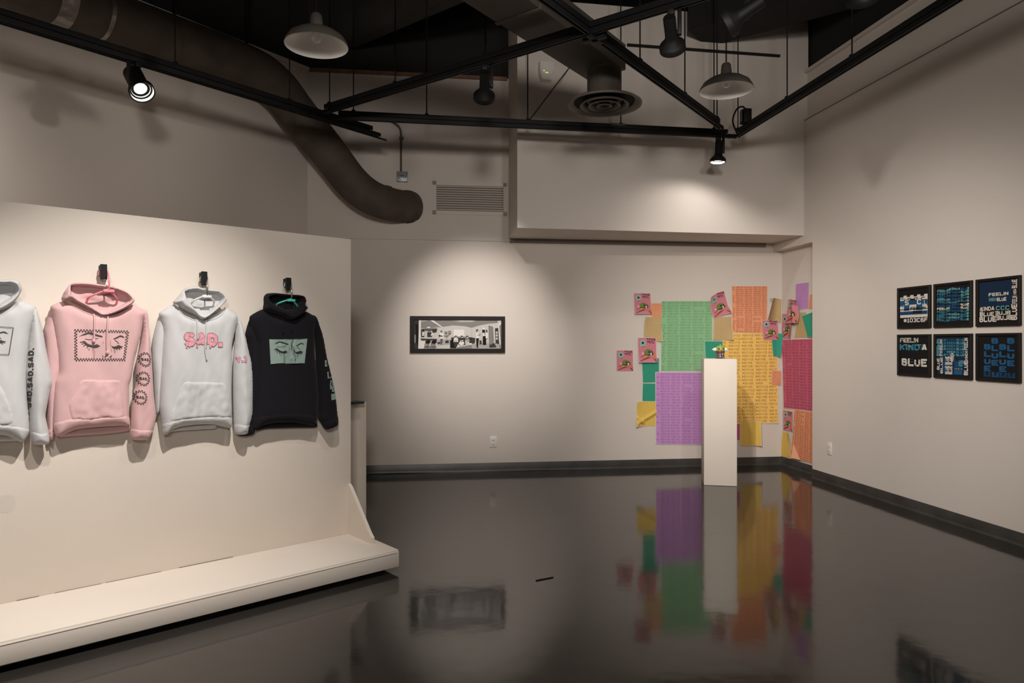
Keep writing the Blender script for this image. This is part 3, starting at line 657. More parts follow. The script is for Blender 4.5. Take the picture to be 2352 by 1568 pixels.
# ------------------------------------------------------------------ moving partition with platform
pl = PART; sE = 0.0
root = empty('display_partition', pl.pt(-1.5, 0, 0.2), 'wide white freestanding partition on a platform base holding the hoodies', 'partition')
bm = bmesh.new(); pbox(pl, -5.2, 0.0, -0.10, 0, 0.137, 2.083, bm, 0, 0.003); finish(bm, 'wall_panel', 'panel', root)
fr = at_height(917, 1261, 0.137); fo = (fr - pl.p0).dot(pl.n); fa = (fr - pl.p0).dot(pl.u)
bm = bmesh.new(); pbox(pl, -5.3, fa, -0.62, fo, 0.030, 0.137, bm, 0, 0.010); pf = finish(bm, 'platform', 'panel', root)
bm = bmesh.new(); pbox(pl, -5.3, fa - 0.004, fo - 0.004, fo + 0.006, 0.034, 0.126, bm, 0, 0.004); finish(bm, 'front_board', 'panel', pf)
for a in (-0.35, -2.0, -3.8):
    bm = bmesh.new(); pbox(pl, a - 0.5, a + 0.15, -0.5, fo - 0.07, 0.0, 0.03, bm); finish(bm, 'skid', 'void', root)
g0 = at_height(860, 1241, 0.137); go = 0.305; gh = 0.137 + 0.31
def gusset(a, front=True):
    bm = bmesh.new(); s_ = 1 if front else -1; b_ = 0 if front else -0.10
    poly = [(b_, 0.137), (b_ + s_ * go, 0.137), (b_ + s_ * (go + 0.004), 0.175), (b_ + s_ * (go - 0.03), 0.20), (b_ + s_ * 0.03, gh), (b_, gh + 0.02)]
    A_ = [bm.verts.new(pl.pt(a, z, o)) for o, z in poly]; B_ = [bm.verts.new(pl.pt(a - 0.022, z, o)) for o, z in poly]
    bm.faces.new(A_); bm.faces.new(B_[::-1])
    for i in range(len(poly)): bm.faces.new((A_[i], A_[(i + 1) % 6], B_[(i + 1) % 6], B_[i]))
    finish(bm, 'gusset', 'panel', root)
gusset(0.0); gusset(0.0, False); gusset(-5.17)
rc = random.Random(5); bm = bmesh.new(); x_ = -4.6
while x_ < -0.9:
    L_ = rc.uniform(.05, .3); pbox(pl, x_, x_ + L_, -0.002, 0.0025, 0.1365, 0.1365 + rc.uniform(.0015, .004), bm); x_ += L_ + rc.uniform(.02, .35)
finish(bm, 'paint_crack', 'strip', root)
bm = bmesh.new(); pbox(pl, -5.2, fa - 0.02, fo + 0.0055, fo + 0.0066, 0.118, 0.1205, bm); finish(bm, 'seam_line', 'strip', pf)
# faint grey smudge on the panel
sm = pl.sz(14, 1157)
V, T = fill(smooth_loop([(sm[0] + 0.038 * math.cos(i * 0.7), sm[1] + 0.045 * math.sin(i * 0.7)) for i in range(9)], 0.02), 0)
M['smudge'] = mat('grey_smudge', (0.60, 0.54, 0.475), 0.8)
mk('smudge_mark', [pl.pt(a, b, 0.0006) for a, b in V], T, 'smudge', root)

# plinth behind the partition with a dark flat thing on it
c = at_depth(841.5, 1000, 5.2); c.z = 0; zt = 0.945
mid = c - PART.u * 0.3 - PART.n * 0.16
root = empty('rear_plinth', mid, 'white plinth standing behind the end of the partition', 'plinth')
bm = bmesh.new(); obox(bm, mid + Z * (zt / 2 + 0.001), PART.u, PART.n, Z, 0.6, 0.32, zt - 0.002, 0, 0.003); finish(bm, 'body', 'plinth', root)
q = at_depth(806, 1000, 5.05); q.z = zt
bm = bmesh.new(); obox(bm, q + Z * 0.010, PART.u, PART.n, Z, 0.16, 0.12, 0.018, 0, 0.003)
tag(finish(bm, 'notebook', 'dkgreen', origin=q), 'dark flat notebook lying on the plinth behind the partition', 'notebook')

# ------------------------------------------------------------------ pedestal and toy
fl, frt = Vector((1.882, 6.69, 0)), Vector((2.186, 6.632, 0)); pu = (frt - fl).normalized(); pv = Vector((-pu.y, pu.x, 0)); pw = (frt - fl).length
PH = 1.2386
root = empty('pedestal', (fl + frt) / 2 + pv * pw / 2, 'tall narrow white pedestal standing before the yellow and violet posters', 'pedestal')
bm = bmesh.new(); obox(bm, (fl + frt) / 2 + pv * pw / 2 + Z * (PH / 2 + 0.001), pu, pv, Z, pw, pw, PH - 0.002, 0, 0.003); finish(bm, 'body', 'plinth', root)
tcn = at_depth(1654, 822, 6.77); tcn.z = PH
root = empty('vinyl_toy', tcn, 'small toy figure with green domed head and white ears on the pedestal', 'toy')
bm = bmesh.new(); lathe(bm, [(0, 0), (0.034, 0), (0.040, 0.008), (0.042, 0.03), (0.040, 0.052), (0.03, 0.062), (0, 0.064)], tcn, Z, 24); finish(bm, 'body', 'toy_clear', root, smooth=True)
for k in (-1, 1):
    bm = bmesh.new(); lathe(bm, [(0, -0.002), (0.014, 0), (0.016, 0.01), (0.010, 0.02), (0, 0.022)], tcn + Vector((k * 0.02, -0.028, 0.002)), Z, 14); finish(bm, 'foot', 'toy_clear', root, smooth=True)
bm = bmesh.new(); lathe(bm, [(0, 0.05), (0.038, 0.052), (0.046, 0.062), (0.045, 0.074), (0.036, 0.08), (0, 0.082)], tcn, Z, 24); finish(bm, 'collar', 'toy_brown', root, smooth=True)
bm = bmesh.new(); lathe(bm, [(0, 0.066), (0.03, 0.068), (0.043, 0.078), (0.046, 0.092), (0.041, 0.112), (0.028, 0.126), (0.012, 0.132), (0, 0.133)], tcn, Z, 28); hd = finish(bm, 'head', 'toy_green', root, smooth=True)
for k in (-1, 1):
    bm = bmesh.new(); c = tcn + Vector((k * 0.036, -0.005, 0.088)); tube(bm, [c, c + Vector((k * 0.016, 0, 0.004)), c + Vector((k * 0.032, 0, 0.0 + 0.004 * -k)), c + Vector((k * 0.048, 0, -0.002 - 0.003 * k))], 0.02, 12, radii=[0.016, 0.019, 0.012, 0.001]); finish(bm, 'ear', 'toy_white', hd, smooth=True)
    bm = bmesh.new(); c = tcn + Vector((k * 0.022, -0.037, 0.098)); lathe(bm, [(0, -0.009), (0.007, -0.006), (0.009, 0), (0.007, 0.006), (0, 0.009)], c, (k * 0.3, -1, 0.2), 14); finish(bm, 'eye', 'toy_dark', hd, smooth=True)
bm = bmesh.new(); tube(bm, [tcn + Vector((0, -0.02, 0.122)), tcn + Vector((0.001, -0.01, 0.136)), tcn + Vector((-0.004, 0, 0.148))], 0.006, 10, radii=[0.008, 0.006, 0.002]); finish(bm, 'crest', 'toy_green', hd, smooth=True)
for k in range(3):
    bm = bmesh.new(); c = tcn + Vector((-0.012 + 0.012 * k, -0.040, 0.022 + 0.012 * k)); lathe(bm, [(0, -0.006), (0.005, -0.003), (0.006, 0), (0.005, 0.003), (0, 0.006)], c, Z, 10); finish(bm, 'belly_charm', 'toy_white' if k % 2 == 0 else 'toy_dark', root, smooth=True)

# ------------------------------------------------------------------ framed prints
def sheet_map(corner_pts):
    tl, tr, br, bl = [np.array(tuple(p)) for p in corner_pts]
    n = np.cross(tr - tl, tl - bl); n /= np.linalg.norm(n)
    if np.dot(n, -tl + np.array([0, 0, EYE])) < 0: n = -n
    def fm_(u, v):
        u = np.asarray(u)[:, None]; v = np.asarray(v)[:, None]
        return tl * (1 - u) * (1 - v) + tr * u * (1 - v) + br * u * v + bl * (1 - u) * v, np.tile(n, (len(u), 1))
    return fm_
def framed(name, pl, a0, a1, z0, z1, label, group, bw, depth, art, back='art_black', cat='framed print'):
    root = empty(name, pl.pt((a0 + a1) / 2, z0, 0), label, cat, group)
    bm = bmesh.new()
    e_ = 0.0025
    loops = [[(a0, z0, 0.001), (a1, z0, 0.001), (a1, z1, 0.001), (a0, z1, 0.001)]]
    for k_, o_ in ((0, depth - e_), (e_, depth), (bw - e_, depth), (bw, depth - e_), (bw, 0.001)):
        loops.append([(a0 + k_, z0 + k_, o_), (a1 - k_, z0 + k_, o_), (a1 - k_, z1 - k_, o_), (a0 + k_, z1 - k_, o_)])
    vl = [[bm.verts.new(pl.pt(a, z, o)) for a, z, o in lp_] for lp_ in loops]
    for A_, B_ in zip(vl, vl[1:] + vl[:1]):
        for i in range(4): bm.faces.new((A_[i], A_[(i + 1) % 4], B_[(i + 1) % 4], B_[i]))
    finish(bm, 'frame', 'frame', root)
    bm = bmesh.new(); pbox(pl, a0 + bw * 0.8, a1 - bw * 0.8, 0.002, depth - 0.010, z0 + bw * 0.8, z1 - bw * 0.8, bm); finish(bm, 'backing', back, root)
    o = depth - 0.0098
    flip = pl.pt(a0, z1, o).x > pl.pt(a1, z1, o).x      # keep u running to the viewer's right
    l, r = (a1 - bw, a0 + bw) if flip else (a0 + bw, a1 - bw)
    fm_ = sheet_map([pl.pt(l, z1 - bw, o), pl.pt(r, z1 - bw, o), pl.pt(r, z0 + bw, o), pl.pt(l, z0 + bw, o)])
    art.build('artwork', fm_, root, 0.0003, 0.00012)
    return root

# panoramic black and white photo
GR = ['grey_' + c for c in 'abcdefg']
ka, kb, kc, kd, ke, kf, kg = GR
A = Art(GR)
def px(pts): return [((x - 170) / 1990.0, (y - 195) / 635.0) for x, y in pts]
def P(m, *pts): A.poly(px(pts), m)
P(kf, (170, 195), (2160, 195), (2160, 830), (170, 830))
P(kd, (320, 195), (2080, 195), (2080, 255), (1850, 275), (1640, 315), (1480, 365), (1330, 330), (1050, 312), (820, 345), (560, 385), (400, 385), (320, 370))
P(ke, (1000, 195), (1600, 195), (1500, 235), (1200, 240)); P(kg, (1150, 195), (1560, 195), (1470, 215), (1220, 215))
P(kg, (520, 195), (600, 195), (825, 355), (780, 345)); P(kf, (320, 205), (470, 200), (760, 340), (560, 380), (330, 365))
P(kd, (325, 230), (500, 205), (740, 335), (560, 375), (330, 365))
P(kb, (170, 195), (275, 195), (262, 830), (170, 830)); P(kd, (172, 520), (215, 520), (205, 700), (172, 700)); P(ka, (195, 260), (270, 310), (262, 780), (215, 700))
P(kg, (278, 195), (322, 195), (318, 600), (300, 830), (262, 830)); P(kg, (455, 345), (540, 345), (530, 372), (465, 372))
P(kf, (1050, 395), (1325, 395), (1325, 560), (1050, 560)); P(kg, (1065, 405), (1310, 405), (1310, 560), (1065, 560)); P(ke, (1475, 360), (1482, 360), (1482, 560), (1475, 560))
P(kc, (320, 390), (690, 380), (690, 470), (320, 470)); P(kf, (320, 440), (690, 440), (690, 600), (320, 600)); P(kb, (580, 400), (680, 385), (675, 470), (585, 480))
P(kb, (320, 440), (395, 440), (400, 570), (330, 590)); P(kg, (350, 455), (390, 455), (390, 545), (352, 545)); P(ka, (355, 410), (395, 405), (398, 450), (360, 455))
P(kb, (465, 470), (510, 440), (560, 470), (575, 570), (465, 575)); P(ka, (490, 430), (530, 430), (528, 470), (492, 470)); P(kf, (500, 445), (524, 445), (520, 470), (505, 470)); P(kg, (540, 520), (600, 480), (605, 495), (550, 545))
P(kb, (300, 595), (690, 605), (690, 640), (500, 650), (340, 650)); P(kf, (300, 575), (690, 580), (690, 612), (300, 605)); P(kg, (265, 650), (480, 655), (400, 830), (262, 830))
P(ke, (690, 640), (1000, 620), (1200, 830), (680, 830)); P(ke, (1480, 720), (2160, 700), (2160, 830), (1480, 830)); P(kf, (680, 760), (1000, 740), (980, 830), (690, 830))
for cx in (475, 615):
    P(ka, (cx - 55, 670), (cx - 20, 645), (cx + 60, 640), (cx + 65, 690), (cx + 25, 720), (cx - 50, 710))
    for k in (-1, 0, 1, 2): A.stroke(px([(cx - 25 + k * 25, 700), (cx - 45 + k * 35, 830)]), 0.022, ka, 3.1)
    A.stroke(px([(cx - 60, 790), (cx + 55, 790)]), 0.016, ka, 3.1)
# standing man by the wall, pictures, music stand
P(kg, (740, 480), (790, 465), (825, 490), (822, 610), (760, 615)); P(ka, (765, 435), (800, 430), (812, 470), (775, 485)); P(kf, (778, 455), (805, 455), (800, 488), (780, 488)); P(kb, (725, 520), (815, 545), (810, 565), (730, 560)); P(kc, (762, 610), (822, 610), (800, 740), (770, 740))
for q in ((865, 450, 55, 50), (948, 440, 55, 65)):
    P(kb, (q[0], q[1]), (q[0] + q[2], q[1]), (q[0] + q[2], q[1] + q[3]), (q[0], q[1] + q[3])); P(kf, (q[0] + 14, q[1] + 14), (q[0] + q[2] - 14, q[1] + 14), (q[0] + q[2] - 14, q[1] + q[3] - 14), (q[0] + 14, q[1] + q[3] - 14))
P(kd, (850, 530), (960, 520), (990, 500), (930, 570), (860, 560)); A.stroke(px([(905, 550), (905, 690)]), 0.02, kd, 3.1)
P(kb, (690, 690), (770, 680), (760, 720), (700, 720)); P(kb, (870, 660), (950, 640), (955, 700), (880, 705))
# sofa and sitters
P(kb, (1010, 580), (1400, 575), (1560, 590), (1555, 700), (1400, 740), (1010, 740)); P(ka, (985, 650), (1060, 620), (1130, 820), (985, 815)); P(kd, (1040, 565), (1400, 560), (1400, 590), (1040, 590))
for cx, cy, cl in ((1115, 560, kg), (1255, 560, kb), (1378, 562, kd)):
    P(cl, (cx - 45, cy + 40), (cx, cy + 25), (cx + 50, cy + 45), (cx + 55, cy + 125), (cx - 55, cy + 125)); P(ka, (cx - 25, cy - 18), (cx + 22, cy - 20), (cx + 28, cy + 15), (cx - 25, cy + 18)); P(kf, (cx - 14, cy + 2), (cx + 20, cy + 2), (cx + 14, cy + 30), (cx - 8, cy + 30))
    P(kf if cl != kg else ke, (cx - 60, cy + 95), (cx + 30, cy + 75), (cx + 35, cy + 95), (cx - 40, cy + 118)); P(kb if cl == kg else kf, (cx - 50, cy + 120), (cx + 50, cy + 118), (cx + 35, cy + 200), (cx - 10, cy + 240), (cx - 35, cy + 215))
P(kg, (1190, 690), (1290, 670), (1310, 720), (1230, 750), (1180, 730)); P(kg, (1290, 760), (1330, 755), (1345, 800), (1300, 805)); P(kg, (1150, 740), (1180, 735), (1185, 800), (1155, 805)); P(kd, (1150, 800), (1480, 740), (1485, 830), (1130, 830)); P(kg, (1410, 710), (1480, 705), (1485, 740), (1420, 745))
for x in (1430, 1455, 1475): P(ka, (x, 575), (x + 12, 575), (x + 12, 610), (x, 610))
# standing player, group by the open door
P(kg, (1575, 480), (1610, 460), (1640, 490), (1645, 600), (1580, 600)); P(ka, (1580, 405), (1620, 398), (1632, 445), (1590, 460)); P(kf, (1595, 430), (1625, 428), (1615, 470), (1600, 468)); P(ka, (1580, 598), (1645, 598), (1625, 780), (1590, 780)); P(ke, (1605, 520), (1685, 490), (1690, 502), (1610, 550)); P(ka, (1588, 770), (1640, 800), (1600, 805))
P(ka, (1722, 400), (1785, 400), (1785, 510), (1728, 515)); P(kg, (1730, 365), (1780, 362), (1785, 405), (1728, 405)); P(kg, (1730, 480), (1770, 470), (1780, 550), (1735, 550)); P(ka, (1735, 550), (1810, 545), (1815, 740), (1730, 740)); P(kb, (1805, 415), (1838, 410), (1842, 465), (1810, 465)); P(kg, (1800, 470), (1850, 470), (1845, 600), (1800, 600)); P(kb, (1655, 650), (1700, 640), (1710, 720), (1660, 730))
P(kc, (1868, 310), (1970, 345), (1988, 720), (1885, 760)); P(kd, (1880, 325), (1960, 352), (1975, 705), (1895, 745)); P(kb, (1885, 770), (2000, 710), (2050, 790), (1890, 800)); P(kf, (1990, 330), (2015, 330), (2035, 700), (2000, 710)); P(kb, (2015, 375), (2090, 365), (2110, 720), (2030, 700))
for y in (470, 535, 605): A.ell(*px([(2058, y)])[0], 0.012, 0.045, kf)
P(kg, (2095, 300), (2155, 230), (2160, 270), (2110, 320)); P(kd, (2110, 320), (2160, 280), (2160, 830), (2120, 830)); P(kg, (2095, 300), (2112, 318), (2150, 740), (2130, 745))
pa0 = BACK.sz(942, 768, 0.02)[0]; pa1 = BACK.sz(1160, 768, 0.02)[0]
framed('framed_photo', BACK, pa0, pa1, 1.289, 1.682, 'black framed panoramic black and white photo of a room full of people', None, 0.043, 0.028, A, 'art_black', 'framed photo')

# six typographic prints
RW = 'six black framed typographic prints'
def fpos(i, r): a = 1.0135 * (1.228 + 0.398 * i); return a, a + 0.366, (1.517 if r == 0 else 1.120), (1.863 if r == 0 else 1.466)
mt = ['art_black', 'art_cream', 'art_blue', 'art_navy', 'art_teal', 'art_deep', 'art_aqua']
rg = random.Random(3)
def T(A, t, u0, v1, w, h, m, bold=0.02, rot=None):
    tx = lambda t_, o_, ex, ey, m_, b_: A.bold(t_, o_, ex, ey, m_, .19 + bold * 1.1)
    """text whose box starts at (u0, v1) bottom left; rot 'up' runs upwards, 'down' runs downwards, 'flip' upside down, 'mir' mirrored"""
    if rot is None: tx(t, (u0, v1), (w, 0), (0, -h), m, bold)
    elif rot == 'up': tx(t, (u0, v1), (0, -w), (-h, 0), m, bold)
    elif rot == 'down': tx(t, (u0, v1), (0, w), (h, 0), m, bold)
    elif rot == 'mir': tx(t, (u0 + w, v1), (-w, 0), (0, -h), m, bold)
    elif rot == 'flip': tx(t, (u0 + w, v1 - h), (-w, 0), (0, h), m, bold)
# 1  #103C6F
A = Art(mt)
A.rect(.03, .16, .97, .77, 'art_cream')
for u in np.arange(.03, .95, .235): A.rect(u, .16, min(u + .12, .97), .205, 'art_black'); A.rect(u + .02, .235, min(u + .15, .97), .255, 'art_black')
A.rect(.03, .30, .97, .42, 'art_deep'); A.rect(.17, .27, .36, .58, 'art_blue'); A.rect(.60, .27, .80, .58, 'art_blue'); A.rect(.03, .31, .15, .47, 'art_blue'); A.rect(.84, .30, .97, .47, 'art_deep')
A.rect(.38, .26, .56, .30, 'art_black'); T(A, 'S', .20, .43, .14, .14, 'art_cream', .03); T(A, 'C', .62, .43, .15, .15, 'art_cream', .03); T(A, 'L', .86, .45, .08, .12, 'art_cream', .03); A.ell(.08, .50, .055, .055, 'art_cream'); A.ell(.47, .52, .10, .07, 'art_cream', 180, 360); A.ell(.90, .50, .07, .06, 'art_cream', 180, 360)
A.rect(.03, .535, .97, .552, 'art_black'); T(A, 'FEELIN', .40, .57, .50, .085, 'art_black', .02); T(A, 'KINDA', .19, .565, .16, .05, 'art_navy', .02)
A.rect(.03, .60, .97, .69, 'art_blue'); A.rect(.48, .595, .80, .665, 'art_black'); T(A, 'KINDA BLUE', .05, .685, .9, .07, 'art_navy', .01)
for k in range(7): A.rect(.06 + .13 * k, .655 + .01 * (k % 3), .12 + .13 * k, .69, 'art_deep')
T(A, '#103C6F', .17, .905, .81, .115, 'art_cream', .025)
a = fpos(0, 0); framed('framed_print', RIGHT, *a, 'framed print with cream text #103C6F below blue letter blocks', RW, 0.020, 0.022, A)
# 2 rows of FEELIN KINDA BLUE
A = Art(mt); cols = ['art_teal', 'art_aqua', 'art_teal', 'art_blue']
words = ['FEELIN', 'KINDA', 'BLUE']; ux = [(.04, .38), (.42, .31), (.75, .23)]
for r in range(11):
    v = .145 + r * .077
    for (u, w), t in zip(ux, words):
        c = rg.choice(cols); dv = rg.uniform(-.012, .012)
        if r in (5, 6) and rg.random() < .4: c = 'art_cream'
        V, Fc, w_ = stroke_word(t, .24); V = V / [w_, 1]; Pp = np.column_stack([u + w * V[:, 0], v + dv + .012 * np.sin(9 * (u + w * V[:, 0]) + r) - .058 * V[:, 1] * (1 + .18 * np.sin(7 * V[:, 0] + 2 * r))]); A.add(Pp, Fc, c)
    A.rect(.935, v - .055, .985, v - .012, 'art_aqua' if r != 5 else 'art_cream')
a = fpos(1, 0); framed('framed_print', RIGHT, *a, 'framed print filled with wavy rows of teal lettering', RW, 0.020, 0.022, A)
# 3 navy with cream frame of letters
A = Art(mt); A.rect(.03, .02, .86, .66, 'art_navy'); A.rect(.03, .60, .86, .78, 'art_black')
T(A, 'FEELIN', .27, .36, .5, .075, 'art_cream', .02); T(A, 'KINDA', .28, .48, .18, .08, 'art_aqua', .01); T(A, 'BLUE', .48, .49, .24, .085, 'art_cream', .03)
T(A, 'KINDA', .06, .70, .36, .10, 'art_cream', .01); T(A, 'CCC', .46, .70, .34, .10, 'art_aqua', .0); T(A, 'BLUE', .05, .83, .36, .10, 'art_cream', .02, ); T(A, 'BLUE', .44, .81, .38, .09, 'art_cream', .02, 'mir')
T(A, 'BLUE', .03, .965, .44, .13, 'art_cream', .045); T(A, 'BLUE', .47, .93, .38, .11, 'art_cream', .035, 'mir')
T(A, 'BLUE', .985, .22, .20, .13, 'art_cream', .03, 'up'); T(A, 'KINDA', .97, .36, .12, .08, 'art_cream', .01, 'up'); T(A, 'FEELIN', .985, .57, .18, .12, 'art_cream', .01, 'up'); T(A, 'BLUE', .985, .94, .36, .14, 'art_cream', .04, 'up'); T(A, 'FEELIN', .12, .82, .18, .08, 'art_cream', .02, 'up')
a = fpos(2, 0); framed('framed_print', RIGHT, *a, 'framed print with navy field edged by cream lettering', RW, 0.020, 0.022, A)
# 4 FEELIN KINDA BLUE chopped
A = Art(mt)
def chopped(t, u, v, w, h, base, alts, bold):
    T(A, t, u, v, w, h, base, bold); n = 6
    for k in range(n):
        for j in range(6):
            if rg.random() < .42: A.rect(u + w * (j + rg.uniform(0, .3)) / 6, v - h * (k + .15) / n, u + w * (j + rg.uniform(.6, 1)) / 6, v - h * (k + .55) / n, rg.choice(alts))
chopped('FEELIN', .02, .155, .64, .13, 'art_cream', ['art_black', 'art_deep', 'art_black'], .04); chopped('KINDA', .02, .37, .92, .17, 'art_teal', ['art_cream', 'art_black', 'art_blue', 'art_deep'], .045); T(A, 'A', .80, .37, .16, .17, 'art_cream', .04)
chopped('BLUE', .10, .80, .86, .21, 'art_cream', ['art_black', 'art_blue', 'art_teal', 'art_black'], .06)
a = fpos(0, 1); framed('framed_print', RIGHT, *a, 'framed print with three broken words on black, under the #103C6F print', RW, 0.020, 0.022, A)
# 5 vertical words
A = Art(mt); A.rect(.04, .04, .97, .97, 'art_navy')
for r in range(6):
    for (u, w), t in zip(((.05, .26), (.34, .26), (.62, .24)), words): T(A, t, u, .12 + r * .075, w, .06, rg.choice(['art_deep', 'art_teal', 'art_teal', 'art_aqua']), .015)
for k, u in enumerate((.10, .20)): T(A, 'FEELIN', u, .50, .42, .075, rg.choice(['art_cream', 'art_aqua']), .01, 'up')
T(A, 'BLUE', .12, .86, .30, .085, 'art_cream', .03, 'up'); T(A, 'BLUE', .22, .95, .42, .075, 'art_cream', .02, 'up'); A.rect(.24, .58, .38, .93, 'art_deep')
for k in range(4): T(A, 'BLUE', .40 + (k % 2) * .11, .72 + (k // 2) * .24, .21, .11, 'art_cream', .05, 'up')
A.rect(.56, .62, .80, .80, 'art_deep'); A.rect(.56, .84, .80, .96, 'art_blue'); T(A, 'KINDA', .56, .62, .2, .11, 'art_cream', .01, 'up'); T(A, 'FEELIN', .70, .60, .14, .12, 'art_aqua', .01, 'down')
for k in range(5): A.rect(.58 + .05 * k, .80 + .008 * (k % 2), .60 + .05 * k, .825, 'art_cream')
T(A, 'FEELIN', .96, .34, .30, .10, 'art_cream', .02, 'up'); T(A, 'KINDA', .96, .60, .24, .08, 'art_cream', .01, 'up'); T(A, 'BLUE', .965, .96, .36, .12, 'art_cream', .05, 'up')
a = fpos(1, 1); framed('framed_print', RIGHT, *a, 'framed print crowded with navy and cream words running upwards', RW, 0.020, 0.022, A)
# 6 BLUE columns
A = Art(mt)
for u, v in ((.15, .19), (.345, .05), (.545, .19), (.745, .05)):
    for k, ch in enumerate('BLUE'): T(A, ch, u, v + .135 + k * .17, .175, .135, 'art_blue', .07)
for u in (.15, .36, .56, .76): T(A, 'BLUE', u, .965, .185, .12, 'art_deep' if u != .36 else 'art_blue', .06)
a = fpos(2, 1); framed('framed_print', RIGHT, *a, 'framed print with blue letters stacked in four columns', RW, 0.020, 0.022, A)

# ------------------------------------------------------------------ posters and flyers
WORDS3 = ['REDUCE.', 'REUSE.', 'RECYCLE.']
def word_rows(A, m, rows, cols, seed, hidden, hgt=0.62, bold=0.0, res=1, u0=0.015, u1=0.985, v0=0.012, v1=0.99, dense=0.97):
    rg = random.Random(seed); k = rg.randrange(3); cw = (u1 - u0) / cols; off = rg.uniform(-.4, 0)
    for r in range(rows):
        vb = v0 + (v1 - v0) * (r + 0.5 + hgt / 2) / rows; h = (v1 - v0) / rows * hgt
        for c in range(-1, cols + 1):
            t = WORDS3[k % 3]; k += 1
            if rg.random() < 0.05: t = rg.choice(hidden)
            w = cw * dense * (len(t) / 8.0 if len(t) < 5 else 0.82 + 0.03 * (len(t) - 5)); u = u0 + (c + 0.5 + off * 0.3) * cw + rg.uniform(-.05, .05) * cw
            if u + w < u0 or u > u1: continue
            if u < u0 or u + w > u1:
                n = len(t); lo = max(0, math.ceil((u0 - u) / w * n)); hi = min(n, math.floor((u1 - u) / w * n)); t2 = t[lo:hi]
                if not t2.strip('.'): continue
                u2 = u + w * lo / n; w2 = w * len(t2) / n
                A.text(t2, (u2, vb), (w2, 0), (0, -h), m, bold, 1, res)
            else: A.text(t, (u, vb), (w, 0), (0, -h), m, bold, 1, res)
        if r % 2: k += 1
lay_count = [0]
def make_sheet(name, pl, cpx, off, fieldm, label, cat, group, curls=(), wave=0.0, margin=0.008, art=None, rows=None, grid=(14, 16), crease=None, sag=None, thick=0.0006):
    """paper on a wall: corners (tl, tr, br, bl) as seen; curls lift corners off the wall"""
    cs = [pl.hit(x, y, off) for x, y in cpx]
    tl, tr, br, bl = [np.array(tuple(p)) for p in cs]; n = np.array(tuple(pl.n))
    cuv = {'tl': (0, 0), 'tr': (1, 0), 'br': (1, 1), 'bl': (0, 1), 'l': (0, None), 'r': (1, None), 't': (None, 0), 'b': (None, 1)}
    sd = hash(name + label) % 97 if False else len(label) * 1.7
    def offs(u, v):
        d = np.zeros(len(u))
        for c, amt, reach in curls:
            cu, cv = cuv[c]
            dist = np.abs(u - cu) if cv is None else (np.abs(v - cv) if cu is None else np.hypot(u - cu, v - cv))
            d += amt * np.clip(1 - dist / reach, 0, 1) ** 2
        if wave: d += wave * (0.5 + 0.5 * np.sin(u * 5 + sd) * np.cos(v * 4 + sd * 0.7))
        if crease:
            for (au, av, bu, bv, h, w) in crease:
                L = math.hypot(bu - au, bv - av); t = np.clip(((u - au) * (bu - au) + (v - av) * (bv - av)) / L / L, 0, 1)
                d += h * np.clip(1 - np.hypot(u - au - t * (bu - au), v - av - t * (bv - av)) / w, 0, 1)
        return d
    def fm_(u, v):
        u = np.asarray(u, float); v = np.asarray(v, float); U, V = u[:, None], v[:, None]
        P_ = tl * (1 - U) * (1 - V) + tr * U * (1 - V) + br * U * V + bl * (1 - U) * V
        if sag is not None: P_ = P_ + sag(u, v, tl, tr, br, bl)
        return P_ + n * offs(u, v)[:, None], np.tile(n, (len(u), 1))
    gu, gv = grid; mv_ = margin * float(np.linalg.norm(tr - tl) / max(1e-6, np.linalg.norm(bl - tl)))
    uu, vv = np.meshgrid(np.r_[0, np.linspace(margin, 1 - margin, gu - 1), 1], np.r_[0, np.linspace(mv_, 1 - mv_, gv - 1), 1]); uu, vv = uu.ravel(), vv.ravel()
    Pt, N = fm_(uu, vv); nb = len(uu); back = Pt - N * thick; W = gu + 1
    fs = []
    for j in range(gv):
        for i in range(gu):
            q = (j * W + i, j * W + i + 1, (j + 1) * W + i + 1, (j + 1) * W + i); fs.append(q[::-1]); fs.append(tuple(k + nb for k in q))
    edge = [i for i in range(W)] + [j * W + gu for j in range(1, gv + 1)] + [gv * W + i for i in range(gu - 1, -1, -1)] + [j * W for j in range(gv - 1, 0, -1)]
    for a, b in zip(edge, edge[1:] + edge[:1]): fs.append((a, b, b + nb, a + nb))
    cen = (tl + tr + br + bl) / 4; zmin = min(tl[2], tr[2], br[2], bl[2])
    root = empty(name, (cen[0], cen[1], zmin), label, cat, group)
    mk('paper_sheet', np.vstack([Pt, back]), fs, 'paper_w', root, smooth=False)
    # printed field inside the white margin
    f2 = [((j + 1) * W + i, (j + 1) * W + i + 1, j * W + i + 1, j * W + i) for j in range(1, gv - 1) for i in range(1, gu - 1)]
    used = sorted({k for f in f2 for k in f}); ix = {k: i for i, k in enumerate(used)}
    mk('printed_field', Pt[used] + N[used] * 0.0010, [tuple(ix[k] for k in f) for f in f2], fieldm, root)
    if rows is not None:
        A = Art([rows[0]]); word_rows(A, *rows); A.build('lettering', fm_, root, 0.0022, 0.0)
    if art is not None: art.build('artwork', fm_, root, 0.0020, 0.00018)
    return root
M['orange_back'] = mat('orange_back', (0.85, 0.45, 0.27), 0.85, spec=0.2)
PG = 'large word posters of the corner display'; SG = 'small coloured word sheets of the corner display'; FG = 'pink flyers of the corner display'
HID = ["THE", "A", "WORLD", "EVEN", "FIRE.", "WON'T", "IS", "ON", "IT."]
dl_ = 0.003
make_sheet('word_poster', BACK, [(1518, 690), (1637, 690), (1637, 853), (1517, 853)], 0.004, 'green_paper', 'large light green poster with rows of words above the violet poster', 'poster', PG, [('tr', .004, .5)], 0.002, rows=('green_text', 25, 4, 11, HID, .6, .012))
